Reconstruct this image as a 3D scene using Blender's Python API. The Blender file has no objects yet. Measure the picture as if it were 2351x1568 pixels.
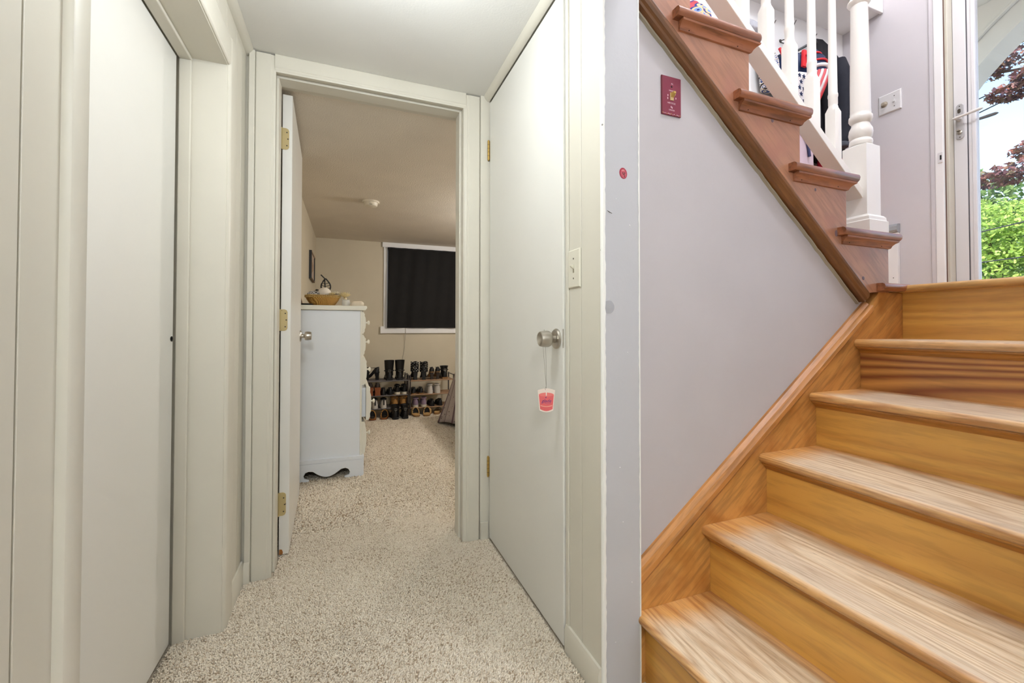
import bpy, math, random
import numpy as np
from math import sin, cos, pi, radians
random.seed(7)
rng = np.random.default_rng(7)
sc = bpy.context.scene
COL = sc.collection

# ---------------------------------------------------------------- camera
cd = bpy.data.cameras.new('camera')
cam = bpy.data.objects.new('camera', cd)
COL.objects.link(cam)
cd.sensor_width = 36.0
cd.lens = 974.2 / 2351 * 36.0
cd.shift_y = -44.5 / 2351
cd.clip_start = 0.02
cam.location = (0, 0, 1.0)
cam.rotation_euler = (radians(90 + 0.9206), radians(-0.0365), -0.369795)
sc.camera = cam

# ---------------------------------------------------------------- colour management
sc.view_settings.view_transform = 'Standard'
sc.view_settings.look = 'None'
sc.view_settings.gamma = 1.0
sc.view_settings.use_curve_mapping = False
sc.view_settings.exposure = 1.0

# ---------------------------------------------------------------- world and sun
w = bpy.data.worlds.new('world')
sc.world = w
w.use_nodes = True
wn = w.node_tree
sky = wn.nodes.new('ShaderNodeTexSky')
sky.sky_type = 'NISHITA'
sky.sun_disc = False
sky.sun_elevation = radians(50)
sky.sun_rotation = radians(250)
sky.air_density = 1.0
sky.dust_density = 1.6
wn.links.new(sky.outputs[0], wn.nodes['Background'].inputs[0])
wn.nodes['Background'].inputs[1].default_value = 0.27
sd = bpy.data.lights.new('sun', 'SUN')
sun = bpy.data.objects.new('sun', sd)
COL.objects.link(sun)
sd.energy = 5.0
sd.angle = radians(0.6)
sd.color = (1, 0.95, 0.86)
sun.location = (-4, -3, 9)
sun.rotation_euler = (radians(12), radians(-42), 0)   # shines east, slightly north, downwards

# ---------------------------------------------------------------- helpers
def S(r, g, b):
    def f(c):
        c /= 255.0
        return c / 12.92 if c <= 0.04045 else ((c + 0.055) / 1.055) ** 2.4
    return (f(r), f(g), f(b), 1.0)

def newmat(name):
    m = bpy.data.materials.new(name)
    m.use_nodes = True
    nt = m.node_tree
    b = nt.nodes['Principled BSDF']
    return m, nt, b

def N(nt, t, **kw):
    n = nt.nodes.new(t)
    for k, v in kw.items():
        if k == 'ins':
            for kk, vv in v.items():
                n.inputs[kk].default_value = vv
        else:
            setattr(n, k, v)
    return n

def mixc(nt, fac, a, b, bt='MIX'):
    n = nt.nodes.new('ShaderNodeMix')
    n.data_type = 'RGBA'
    n.blend_type = bt
    for s, v in ((0, fac), (6, a), (7, b)):
        if hasattr(v, 'is_linked'):
            nt.links.new(v, n.inputs[s])
        else:
            n.inputs[s].default_value = v
    return n.outputs[2]

def math_(nt, op, a, b=0.0, c=None):
    n = nt.nodes.new('ShaderNodeMath')
    n.operation = op
    for i, v in enumerate((a, b) if c is None else (a, b, c)):
        if hasattr(v, 'is_linked'):
            nt.links.new(v, n.inputs[i])
        else:
            n.inputs[i].default_value = v
    return n.outputs[0]

def ramp(nt, fac, stops, interp='LINEAR'):
    n = nt.nodes.new('ShaderNodeValToRGB')
    n.color_ramp.interpolation = interp
    e = n.color_ramp.elements
    while len(e) < len(stops):
        e.new(0.5)
    for el, (p, c) in zip(e, stops):
        el.position = p
        el.color = c if len(c) == 4 else (*c, 1)
    nt.links.new(fac, n.inputs[0])
    return n.outputs[0]

def bumpn(nt, b, h, strength, dist=0.01):
    n = nt.nodes.new('ShaderNodeBump')
    n.inputs['Strength'].default_value = strength
    n.inputs['Distance'].default_value = dist
    nt.links.new(h, n.inputs['Height'])
    nt.links.new(n.outputs[0], b.inputs['Normal'])

def objco(nt, scale=(1, 1, 1), rand=False, rot=(0, 0, 0)):
    tc = nt.nodes.new('ShaderNodeTexCoord')
    mp = nt.nodes.new('ShaderNodeMapping')
    mp.inputs['Scale'].default_value = scale
    src = tc.outputs['Object']
    if any(rot):
        m0 = nt.nodes.new('ShaderNodeMapping')
        m0.inputs['Rotation'].default_value = rot
        nt.links.new(src, m0.inputs['Vector'])
        src = m0.outputs[0]
    nt.links.new(src, mp.inputs['Vector'])
    if rand:
        oi = nt.nodes.new('ShaderNodeObjectInfo')
        k = math_(nt, 'MULTIPLY', oi.outputs['Random'], 37.0)
        cb = nt.nodes.new('ShaderNodeCombineXYZ')
        for i in range(3):
            nt.links.new(k, cb.inputs[i])
        nt.links.new(cb.outputs[0], mp.inputs['Location'])
    return mp.outputs[0]

def noise(nt, vec, scale, detail=3.0, rough=0.5, dist=0.0):
    n = nt.nodes.new('ShaderNodeTexNoise')
    n.inputs['Scale'].default_value = scale
    n.inputs['Detail'].default_value = detail
    n.inputs['Roughness'].default_value = rough
    n.inputs['Distortion'].default_value = dist
    nt.links.new(vec, n.inputs['Vector'])
    return n.outputs[0]

def paint(name, rgb, rough=0.45, var=0.05, bump=0.05, bscale=90, spec=0.4, chips=None):
    m, nt, b = newmat(name)
    v = objco(nt)
    c = S(*rgb)
    d = tuple(x * (1 - var * 2) for x in c[:3]) + (1,)
    f = ramp(nt, noise(nt, v, 3.2, 4), [(0.35, (0, 0, 0)), (0.65, (1, 1, 1))])
    col = mixc(nt, f, d, c)
    if chips:
        k = ramp(nt, noise(nt, v, 55, 2), [(0.73, (0, 0, 0)), (0.76, (1, 1, 1))])
        col = mixc(nt, k, col, S(*chips))
    nt.links.new(col, b.inputs['Base Color'])
    b.inputs['Roughness'].default_value = rough
    b.inputs['Specular IOR Level'].default_value = spec
    if bump:
        bumpn(nt, b, noise(nt, v, bscale, 3), bump, 0.004)
    return m

def plain(name, rgb, rough=0.5, metal=0.0, spec=0.5):
    m, nt, b = newmat(name)
    v = objco(nt)
    c = S(*rgb)
    d = tuple(x * 0.85 for x in c[:3]) + (1,)
    nt.links.new(mixc(nt, noise(nt, v, 18, 3), d, c), b.inputs['Base Color'])
    b.inputs['Roughness'].default_value = rough
    b.inputs['Metallic'].default_value = metal
    b.inputs['Specular IOR Level'].default_value = spec
    return m

def wood(name, light, dark, grain='Y', rings=9.0, rough=0.35, coat=0.25, streak=0.35, rot=(0, 0, 0), contrast=0.6, stain=None):
    m, nt, b = newmat(name)
    sc3 = {'X': (0.55, 5, 5), 'Y': (5, 0.55, 5), 'Z': (5, 5, 0.55)}[grain]
    v = objco(nt, sc3, True, rot)
    n1 = noise(nt, v, 0.55, 2.0, 0.45, 0.35)
    r = math_(nt, 'MULTIPLY', n1, rings * 2.2)
    fr = math_(nt, 'PINGPONG', r, 0.5)
    ring = ramp(nt, fr, [(0.0, (0, 0, 0)), (0.16, (0.25, 0.25, 0.25)), (0.42, (0.9, 0.9, 0.9)), (0.5, (1, 1, 1))])
    fib = noise(nt, v, 14.0, 3.0, 0.6)
    L, D = S(*light), S(*dark)
    mid = mixc(nt, contrast, L, D)
    col = mixc(nt, ring, L, mid)
    fs = ramp(nt, fib, [(0.45, (1, 1, 1)), (0.62, (1 - streak,) * 3)])
    col = mixc(nt, 1.0, col, fs, 'MULTIPLY')
    if stain:
        st = ramp(nt, noise(nt, objco(nt, (1, 1, 1), True), 7.0, 3, 0.6), [(0.5, (0, 0, 0)), (0.66, (1, 1, 1))])
        col = mixc(nt, math_(nt, 'MULTIPLY', st, 0.75), col, S(*stain))
    nt.links.new(col, b.inputs['Base Color'])
    b.inputs['Roughness'].default_value = rough
    b.inputs['Coat Weight'].default_value = coat
    b.inputs['Coat Roughness'].default_value = 0.25
    bumpn(nt, b, fib, 0.08, 0.003)
    return m

WO = {}
class MB:
    def __init__(s):
        s.v, s.f, s.mi = [], [], []
        s.cur = 0
    def add(s, vs, fs):
        o = len(s.v)
        s.v += [tuple(p) for p in vs]
        for f in fs:
            s.f.append(tuple(i + o for i in f))
            s.mi.append(s.cur)
        return s
    def mat(s, i):
        s.cur = i
        return s
    def box(s, x0, x1, y0, y1, z0, z1):
        v = [(x, y, z) for x in (x0, x1) for y in (y0, y1) for z in (z0, z1)]
        return s.add(v, [(0, 1, 3, 2), (4, 6, 7, 5), (0, 4, 5, 1), (2, 3, 7, 6), (0, 2, 6, 4), (1, 5, 7, 3)])
    def prism(s, poly, ax, a, b):
        n = len(poly)
        def P(p, t):
            return {'X': (t, p[0], p[1]), 'Y': (p[0], t, p[1]), 'Z': (p[0], p[1], t)}[ax]
        v = [P(p, a) for p in poly] + [P(p, b) for p in poly]
        f = [tuple(range(n))[::-1], tuple(range(n, 2 * n))]
        f += [(i, (i + 1) % n, n + (i + 1) % n, n + i) for i in range(n)]
        return s.add(v, f)
    def loft(s, rings, cap0=True, cap1=True, closed=True):
        n = len(rings[0])
        v = [p for r in rings for p in r]
        f = []
        for k in range(len(rings) - 1):
            for i in range(n if closed else n - 1):
                j = (i + 1) % n
                f.append((k * n + i, k * n + j, (k + 1) * n + j, (k + 1) * n + i))
        if cap0:
            f.append(tuple(range(n))[::-1])
        if cap1:
            f.append(tuple(range((len(rings) - 1) * n, len(rings) * n)))
        return s.add(v, f)
    def lathe(s, prof, c=(0, 0, 0), ax='Z', n=20):
        rings = []
        for r, t in prof:
            ring = []
            for i in range(n):
                a = 2 * pi * i / n
                u, w_ = r * cos(a), r * sin(a)
                p = {'Z': (u, w_, t), 'X': (t, u, w_), 'Y': (w_, t, u)}[ax]
                ring.append((c[0] + p[0], c[1] + p[1], c[2] + p[2]))
            rings.append(ring)
        return s.loft(rings)
    def tube(s, pts, r, n=8):
        pts = [np.array(p, float) for p in pts]
        rr = r if hasattr(r, '__len__') else [r] * len(pts)
        rings = []
        for i, p in enumerate(pts):
            t = pts[min(i + 1, len(pts) - 1)] - pts[max(i - 1, 0)]
            t = t / (np.linalg.norm(t) + 1e-9)
            a = np.array([0, 0, 1.0]) if abs(t[2]) < 0.9 else np.array([1.0, 0, 0])
            u = np.cross(t, a); u /= np.linalg.norm(u)
            w_ = np.cross(t, u)
            rings.append([tuple(p + rr[i] * (u * cos(2 * pi * k / n) + w_ * sin(2 * pi * k / n))) for k in range(n)])
        return s.loft(rings)
    def ball(s, c, r, n=14, m=9, sz=(1, 1, 1)):
        prof = [(max(1e-4, r * sin(pi * k / m)), -r * cos(pi * k / m)) for k in range(m + 1)]
        o = len(s.v)
        s.lathe(prof, (0, 0, 0), 'Z', n)
        for i in range(o, len(s.v)):
            p = s.v[i]
            s.v[i] = (c[0] + p[0] * sz[0], c[1] + p[1] * sz[1], c[2] + p[2] * sz[2])
        return s
    def build(s, name, mat, parent=None, smooth=None, bevel=0, seg=2, origin=None, fixn=True):
        V = np.array(s.v, float)
        if parent is not None:
            o = np.array(WO[parent.name])
        elif origin is not None:
            o = np.array(origin, float)
        else:
            lo, hi = V.min(0), V.max(0)
            o = np.array([(lo[0] + hi[0]) / 2, (lo[1] + hi[1]) / 2, lo[2]])
        me = bpy.data.meshes.new(name)
        me.from_pydata((V - o).tolist(), [], s.f)
        mats = mat if isinstance(mat, (list, tuple)) else [mat]
        for mm in mats:
            me.materials.append(mm)
        if len(mats) > 1:
            me.polygons.foreach_set('material_index', s.mi)
        me.update()
        if fixn:
            import bmesh
            bm = bmesh.new(); bm.from_mesh(me)
            bmesh.ops.recalc_face_normals(bm, faces=bm.faces)
            bm.to_mesh(me); bm.free()
        if smooth:
            me.shade_smooth()
            me.set_sharp_from_angle(angle=radians(smooth))
        ob = bpy.data.objects.new(name, me)
        COL.objects.link(ob)
        if parent is not None:
            ob.parent = parent
        else:
            ob.location = o
        WO[ob.name] = tuple(o)
        if bevel:
            md = ob.modifiers.new('bevel', 'BEVEL')
            md.width = bevel; md.segments = seg; md.limit_method = 'ANGLE'
            md.angle_limit = radians(40)
        return ob

def tag(o, label=None, cat=None, group=None, kind=None):
    if label: o['label'] = label
    if cat: o['category'] = cat
    if group: o['group'] = group
    if kind: o['kind'] = kind
    return o

def thing(name, label, cat, loc=(0, 0, 0), group=None, kind=None):
    o = bpy.data.objects.new(name, None)
    o.empty_display_size = 0.05
    COL.objects.link(o)
    o.location = loc
    WO[o.name] = tuple(loc)
    return tag(o, label, cat, group, kind)

def struct(o, label, cat='wall'):
    return tag(o, label, cat, None, 'structure')

def box(x0, x1, y0, y1, z0, z1):
    return MB().box(x0, x1, y0, y1, z0, z1)

def copy_tree(o, parent=None):
    c = o.copy()
    COL.objects.link(c)
    c.parent = parent
    WO[c.name] = WO[o.name]
    for ch in list(o.children):
        copy_tree(ch, c)
    return c

def text_mesh(body, size, extr=0.0002, shear=0.0, spacing=1.0):
    cu = bpy.data.curves.new('lettering', 'FONT')
    cu.body = body; cu.size = size; cu.extrude = extr; cu.shear = shear
    cu.align_x = 'CENTER'; cu.space_character = spacing
    to = bpy.data.objects.new('lettering', cu)
    COL.objects.link(to)
    bpy.context.view_layer.update()
    me = bpy.data.meshes.new_from_object(to.evaluated_get(bpy.context.evaluated_depsgraph_get()))
    bpy.data.objects.remove(to)
    bpy.data.curves.remove(cu)
    return me

def put_text(body, size, mat, parent, loc, rot, shear=0.0, name='lettering', spacing=1.0):
    me = text_mesh(body, size, shear=shear, spacing=spacing)
    me.materials.clear(); me.materials.append(mat)
    o = bpy.data.objects.new(name, me)
    COL.objects.link(o)
    o.parent = parent
    p = WO[parent.name]
    o.location = (loc[0] - p[0], loc[1] - p[1], loc[2] - p[2])
    o.rotation_euler = rot
    WO[o.name] = tuple(loc)
    return o

# ---------------------------------------------------------------- materials
M = {}
M['cream'] = paint('cream_paint', (212, 207, 193), 0.42, 0.02, 0.05, 60)
M['cream_shaded'] = plain('groove_shade_paint', (196, 190, 176), 0.8)  # darker than the planks: groove shade put into the backing colour
M['door'] = paint('door_white_paint', (226, 224, 217), 0.4, 0.012, 0.03, 120)
M['ceil'] = paint('hall_ceiling_paint', (222, 220, 214), 0.7, 0.015, 0.1, 140)
M['grey'] = paint('grey_post_paint', (190, 190, 194), 0.5, 0.02, 0.08, 70)
M['white'] = paint('white_gloss_paint', (236, 234, 233), 0.35, 0.015, 0.03, 80)
M['rail_white'] = paint('balustrade_white_paint', (240, 236, 230), 0.32, 0.015, 0.02, 80)
M['chip'] = paint('chipped_white_edge', (238, 237, 232), 0.5, 0.02, 0.1, 60, chips=(120, 112, 104))
M['pink'] = paint('mauve_wall_paint', (190, 185, 187), 0.55, 0.025, 0.06, 70)
M['lav'] = paint('pale_landing_wall_paint', (206, 201, 204), 0.55, 0.015, 0.05, 70)
M['north'] = paint('bright_white_wall_paint', (246, 246, 246), 0.55, 0.01, 0.04, 70)
M['taupe'] = paint('bedroom_taupe_paint', (204, 193, 170), 0.6, 0.025, 0.08, 80)
M['bceil'] = paint('textured_bedroom_ceiling', (222, 212, 196), 0.75, 0.03, 0.7, 130)
M['dress'] = paint('dresser_white_paint', (238, 243, 250), 0.35, 0.012, 0.02, 90)
M['dress2'] = paint('dresser_ivory_paint', (236, 233, 220), 0.35, 0.012, 0.02, 90)
M['brass'] = plain('brass', (196, 165, 96), 0.35, 0.9)
M['brass_old'] = paint('painted_over_brass', (196, 176, 124), 0.5, 0.1, 0.2, 60, chips=(110, 84, 40))
M['nickel'] = plain('brushed_nickel', (198, 192, 182), 0.3, 1.0)
M['dark'] = plain('black_paint_and_shade', (22, 19, 16), 0.9)  # plain black, also used as painted shade behind doors and in holes
M['hole'] = plain('screw_hole', (70, 62, 50), 0.7)
M['ivory'] = plain('ivory_plastic', (226, 221, 204), 0.35)
M['wplastic'] = plain('white_plastic', (222, 220, 220), 0.35)
M['rawwood'] = plain('raw_chipped_wood', (160, 104, 48), 0.7)
M['brownjamb'] = plain('unpainted_jamb_wood', (150, 118, 72), 0.6)
M['ext'] = paint('porch_white_paint', (236, 233, 222), 0.6, 0.02, 0.05, 60)
M['black'] = plain('black_fabric', (24, 23, 24), 0.85)
M['blackl'] = plain('black_leather', (15, 14, 15), 0.4)
M['riser'] = wood('amber_riser_wood', (222, 168, 84), (176, 112, 46), 'Y', 5, 0.34, 0.3, 0.14, contrast=0.4)
M['riser_red'] = wood('red_grained_riser_wood', (212, 152, 82), (136, 72, 40), 'Y', 11, 0.34, 0.3, 0.15, contrast=0.95)
M['string'] = wood('amber_stringer_wood', (208, 150, 82), (168, 108, 52), 'X', 4, 0.36, 0.3, 0.3, (0, radians(38), 0), 0.5, stain=(166, 104, 44))
M['mould'] = wood('amber_moulding_wood', (196, 134, 70), (150, 92, 42), 'X', 3, 0.36, 0.3, 0.3, (0, radians(38), 0), 0.5)
M['scotia'] = wood('dark_scotia_wood', (200, 138, 62), (152, 92, 36), 'Y', 3, 0.35, 0.3, 0.3, contrast=0.5)
M['ustring'] = wood('pinkish_brown_stringer', (172, 122, 92), (146, 94, 66), 'X', 3, 0.38, 0.35, 0.22, (0, radians(-40), 0), 0.5, stain=(160, 106, 84))
M['umould'] = wood('dark_brown_moulding', (128, 82, 40), (92, 54, 24), 'X', 3, 0.4, 0.2, 0.3, (0, radians(-40), 0), 0.5, stain=(110, 66, 30))
M['unose'] = wood('brown_return_nosing', (166, 104, 70), (116, 66, 36), 'X', 5, 0.4, 0.25, 0.4, contrast=0.6)
M['land'] = wood('landing_floor_wood', (206, 158, 92), (160, 108, 54), 'Y', 5, 0.35, 0.3, 0.25, contrast=0.5)

def tread_mat():
    m, nt, b = newmat('worn_tread_wood')
    v = objco(nt, (6, 0.5, 6), True)
    n1 = noise(nt, v, 0.6, 2.0, 0.45, 0.4)
    fr = math_(nt, 'PINGPONG', math_(nt, 'MULTIPLY', n1, 34.0), 0.5)
    ring = ramp(nt, fr, [(0.0, (0, 0, 0)), (0.2, (0.2, 0.2, 0.2)), (0.5, (1, 1, 1))])
    fib = noise(nt, v, 34.0, 3.0, 0.6)
    worn = mixc(nt, ring, S(216, 197, 170), S(188, 160, 128))
    varn = mixc(nt, ring, S(214, 162, 98), S(182, 124, 66))
    # worn centre of the tread: away from the wall end, and not the very nosing edge
    tc = nt.nodes.new('ShaderNodeTexCoord')
    sx = nt.nodes.new('ShaderNodeSeparateXYZ')
    nt.links.new(tc.outputs['Object'], sx.inputs[0])
    blot = noise(nt, objco(nt, (4, 1.2, 4), True), 2.0, 4, 0.6)
    jit = math_(nt, 'MULTIPLY', math_(nt, 'SUBTRACT', blot, 0.5), 0.2)
    yy = math_(nt, 'ADD', sx.outputs[1], jit)
    f1 = ramp(nt, math_(nt, 'MULTIPLY', yy, -1.0), [(0.03, (0, 0, 0)), (0.11, (1, 1, 1))])
    xx = math_(nt, 'ADD', sx.outputs[0], math_(nt, 'MULTIPLY', jit, 0.12))
    f2 = ramp(nt, xx, [(0.001, (0.1, 0.1, 0.1)), (0.012, (1, 1, 1))])
    f3 = ramp(nt, xx, [(0.235, (1, 1, 1)), (0.262, (0.2, 0.2, 0.2))])
    f = math_(nt, 'MULTIPLY', math_(nt, 'MULTIPLY', f1, f2), f3)
    greyer = ramp(nt, noise(nt, objco(nt, (5, 0.7, 5), True), 1.5, 3), [(0.48, (0, 0, 0)), (0.62, (1, 1, 1))])
    worn = mixc(nt, math_(nt, 'MULTIPLY', greyer, 0.5), worn, S(188, 168, 148))
    col = mixc(nt, f, varn, worn)
    fs = ramp(nt, fib, [(0.46, (1, 1, 1)), (0.66, (0.78, 0.76, 0.74))])
    col = mixc(nt, 1.0, col, fs, 'MULTIPLY')
    pit = ramp(nt, noise(nt, objco(nt, (60, 14, 60), True), 1.2, 2), [(0.74, (0, 0, 0)), (0.78, (1, 1, 1))])
    col = mixc(nt, math_(nt, 'MULTIPLY', pit, 0.6), col, S(92, 62, 44))
    nt.links.new(col, b.inputs['Base Color'])
    b.inputs['Roughness'].default_value = 0.38
    b.inputs['Coat Weight'].default_value = 0.15
    b.inputs['Coat Roughness'].default_value = 0.35
    bumpn(nt, b, fib, 0.12, 0.003)
    return m
M['tread'] = tread_mat()

def carpet_mats():
    m, nt, b = newmat('carpet_backing')
    v = objco(nt)
    col = ramp(nt, noise(nt, v, 160, 3, 0.7), [(0.3, S(196, 180, 158)[:3]), (0.55, S(216, 202, 182)[:3]), (0.75, S(232, 220, 202)[:3])])
    nt.links.new(col, b.inputs['Base Color'])
    b.inputs['Roughness'].default_value = 1.0
    b.inputs['Specular IOR Level'].default_value = 0.05
    bumpn(nt, b, noise(nt, v, 170, 3, 0.7), 0.9, 0.012)
    m2, nt, b = newmat('carpet_yarn')
    g = nt.nodes.new('ShaderNodeNewGeometry')
    big = noise(nt, objco(nt), 5.0, 3, 0.6)
    k = math_(nt, 'ADD', g.outputs['Random Per Island'], math_(nt, 'MULTIPLY', math_(nt, 'SUBTRACT', big, 0.5), 0.5))
    col = ramp(nt, k, [(0.0, S(176, 156, 132)[:3]), (0.1, S(206, 190, 168)[:3]), (0.3, S(224, 211, 191)[:3]), (0.7, S(232, 220, 202)[:3]), (1.0, S(238, 228, 211)[:3])])
    nt.links.new(col, b.inputs['Base Color'])
    b.inputs['Roughness'].default_value = 1.0
    b.inputs['Specular IOR Level'].default_value = 0.05
    return m, m2
M['carpet'], M['yarn'] = carpet_mats()

def glass_mat(name, tint=(1, 1, 1), refl=0.06):
    m, nt, b = newmat(name)
    nt.nodes.remove(b)
    out = nt.nodes['Material Output']
    tr = N(nt, 'ShaderNodeBsdfTransparent'); tr.inputs[0].default_value = (*tint, 1)
    gl = N(nt, 'ShaderNodeBsdfGlossy'); gl.inputs['Roughness'].default_value = 0.02
    lw = N(nt, 'ShaderNodeLayerWeight'); lw.inputs[0].default_value = 0.12
    mx = N(nt, 'ShaderNodeMixShader')
    nt.links.new(math_(nt, 'ADD', math_(nt, 'MULTIPLY', lw.outputs['Fresnel'], 0.5), refl * 0.3), mx.inputs[0])
    nt.links.new(tr.outputs[0], mx.inputs[1]); nt.links.new(gl.outputs[0], mx.inputs[2])
    nt.links.new(mx.outputs[0], out.inputs[0])
    return m
M['glass'] = glass_mat('clear_glass')

def emit(name, rgb, s):
    m, nt, b = newmat(name)
    b.inputs['Base Color'].default_value = S(*rgb)
    b.inputs['Emission Color'].default_value = S(*rgb)
    b.inputs['Emission Strength'].default_value = s
    return m
M['lampglass'] = emit('lit_opal_glass', (255, 244, 224), 3.0)

# ================================================================ SETTING
HC = 2.125          # hall ceiling
WX = -0.385         # hall west wall face
# ---- floor
fl = struct(box(-1.2, 3.2, -1.7, 5.7, -0.12, 0).build('floor', M['carpet']), 'beige cut-pile carpeted floor through hall and bedroom', 'floor')

# carpet pile
def pile(name, x0, x1, y0, y1, step, h, r, parent):
    xs = np.arange(x0, x1, step); ys = np.arange(y0, y1, step)
    gx, gy = np.meshgrid(xs, ys)
    n = gx.size
    cx = gx.ravel() + rng.uniform(-.5, .5, n) * step
    cy = gy.ravel() + rng.uniform(-.5, .5, n) * step
    keep = np.ones(n, bool)
    for (a, b_, c, d_) in ((-9, WX + .012, -9, .845), (-9, WX + .012, 1.66, 1.965), (-9, -.51, -9, 9), (-9, -0.27, 1.94, 2.12), (.50, 9, 1.94, 2.12), (.63, 9, -9, 1.96), (-9, -.345, 2.1, 9)):
        keep &= ~((cx > a) & (cx < b_) & (cy > c) & (cy < d_))
    cx, cy = cx[keep], cy[keep]; n = cx.size
    # slow swirl in the lean of the pile, as brushed by feet and vacuum
    ang = 1.2 * np.sin(cx * 3.1 + 1.3 * np.sin(cy * 2.3)) + 1.5 * np.sin(cy * 2.7 + cx) + rng.normal(0, 0.8, n)
    lean = rng.uniform(0.15, 0.95, n) * h
    hh = h * rng.uniform(0.55, 1.1, n)
    a0 = rng.uniform(0, 2 * pi, n)
    V = np.zeros((n, 7, 3))
    for k in range(3):
        a = a0 + k * 2 * pi / 3
        V[:, k, 0] = cx + r * 0.8 * np.cos(a); V[:, k, 1] = cy + r * 0.8 * np.sin(a); V[:, k, 2] = -0.001
        V[:, 3 + k, 0] = cx + r * np.cos(a) + 0.5 * lean * np.cos(ang)
        V[:, 3 + k, 1] = cy + r * np.sin(a) + 0.5 * lean * np.sin(ang)
        V[:, 3 + k, 2] = hh * 0.65
    V[:, 6, 0] = cx + lean * np.cos(ang); V[:, 6, 1] = cy + lean * np.sin(ang); V[:, 6, 2] = hh
    F = np.array([(0, 1, 4), (0, 4, 3), (1, 2, 5), (1, 5, 4), (2, 0, 3), (2, 3, 5), (3, 4, 6), (4, 5, 6), (5, 3, 6)])
    faces = (np.arange(n)[:, None, None] * 7 + F[None]).reshape(-1, 3)
    me = bpy.data.meshes.new(name)
    me.vertices.add(n * 7); me.vertices.foreach_set('co', (V.reshape(-1, 3) - np.array(WO[parent.name])).ravel())
    nf = len(faces)
    me.loops.add(nf * 3); me.loops.foreach_set('vertex_index', faces.ravel().astype(np.int32))
    me.polygons.add(nf); me.polygons.foreach_set('loop_start', np.arange(0, nf * 3, 3, dtype=np.int32))
    me.polygons.foreach_set('loop_total', np.full(nf, 3, dtype=np.int32))
    me.update(); me.validate()
    me.shade_smooth()
    me.materials.append(M['yarn'])
    o = bpy.data.objects.new(name, me)
    COL.objects.link(o)
    o.parent = parent
    o['kind'] = 'stuff'
    return o
pile('carpet_pile', -0.51, 0.66, 0.75, 2.3, 0.0043, 0.0075, 0.0034, fl)
pile('carpet_pile', -0.36, 1.25, 2.3, 5.0, 0.0085, 0.009, 0.0058, fl)
pile('carpet_pile', 0.655, 0.84, 0.4, 0.98, 0.006, 0.010, 0.003, fl)

# ---- ceilings, upper floor, roof
struct(box(-1.2, 0.767, -1.7, 1.965, HC, 2.34).build('ceiling', M['ceil']), 'white hall ceiling under the upper floor', 'ceiling')
struct(box(-0.6, 3.2, 2.09, 5.6, 2.07, 2.2).build('ceiling', M['bceil']), 'textured taupe bedroom ceiling', 'ceiling')
struct(box(-1.2, 3.2, -1.7, 2.1, 4.7, 4.85).build('ceiling', M['north']), 'high white ceiling over the stairwell', 'ceiling')

# ---- west hall wall with planks and closet opening
CY0, CY1, CZ = 0.845, 1.66, 1.885
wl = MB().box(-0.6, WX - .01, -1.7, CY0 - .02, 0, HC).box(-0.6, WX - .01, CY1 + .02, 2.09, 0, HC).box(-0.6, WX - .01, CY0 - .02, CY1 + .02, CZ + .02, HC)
wl = struct(wl.build('wall_left', M['cream_shaded']), 'cream vertical plank panelling around the closet door')
def planks(ys, z0, z1, parent):
    for a, b_ in zip(ys[:-1], ys[1:]):
        box(WX - .0105, WX, a + .0016, b_ - .0016, z0, z1).build('plank', M['cream'], parent, bevel=0.0015)
planks([-1.6, -1.25, -0.95, -0.6, -0.3, 0.0, 0.2, 0.33, 0.47, 0.6, 0.718, 0.842], 0.0, HC, wl)
planks([1.665, 1.80, 1.88, 1.965], 0.0, HC, wl)
planks([0.842, 0.98, 1.13, 1.28, 1.42, 1.56, 1.665], CZ + 0.03, HC, wl)
struct(box(-1.2, -0.6, -1.7, 2.09, 0, 4.7).build('wall_west', M['cream']), 'solid wall behind the closet')
# upper storey west side
struct(box(-0.6, 3.2, -1.85, -1.7, 0, 4.7).build('wall_south', M['cream']), 'cream wall behind the viewer')

# closet casing (rounded boards) and jambs
def casing_profile(w_, t):   # across width w_, thickness t, rounded edges
    return [(0, 0), (0, t * .55), (w_ * .04, t * .85), (w_ * .12, t), (w_ * .86, t), (w_ * .95, t * .85), (w_, t * .5), (w_, 0)]
tr = thing('trim_1', 'cream painted casing around the closet door', 'casing', (-.38, 1.25, 0), kind='structure')
T = 0.014
pr = casing_profile(0.049, T)
MB().prism([(WX + t, 0.796 + a * .93) for a, t in pr], 'Z', 0, 1.985).build('side_casing', M['cream'], tr, smooth=35)
MB().prism([(WX + t, 1.762 - a * 2.0) for a, t in pr], 'Z', 0, 1.985).build('side_casing', M['cream'], tr, smooth=35)
MB().prism([(WX + t, CZ + .004 + a * 2.0) for a, t in pr], 'Y', CY0 - .004, CY1 + .004).build('head_casing', M['cream'], tr, smooth=35)
box(-0.60, WX + .004, CY1, CY1 + .02, 0, CZ + .02).build('jamb', M['cream'], tr)
box(-0.60, WX + .004, CY0 - .02, CY0, 0, CZ + .02).build('jamb', M['cream'], tr)
box(-0.60, WX + .004, CY0, CY1, CZ, CZ + .02).build('head_jamb', M['cream'], tr)
box(-0.512, -0.478, CY1 - .012, CY1, 0, CZ - .012).build('door_stop', M['cream'], tr, bevel=.003)
box(-0.512, -0.478, CY0, CY0 + .012, 0, CZ - .012).build('door_stop', M['cream'], tr, bevel=.003)
box(-0.512, -0.478, CY0, CY1, CZ - .012, CZ).build('door_stop', M['cream'], tr, bevel=.003)
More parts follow.
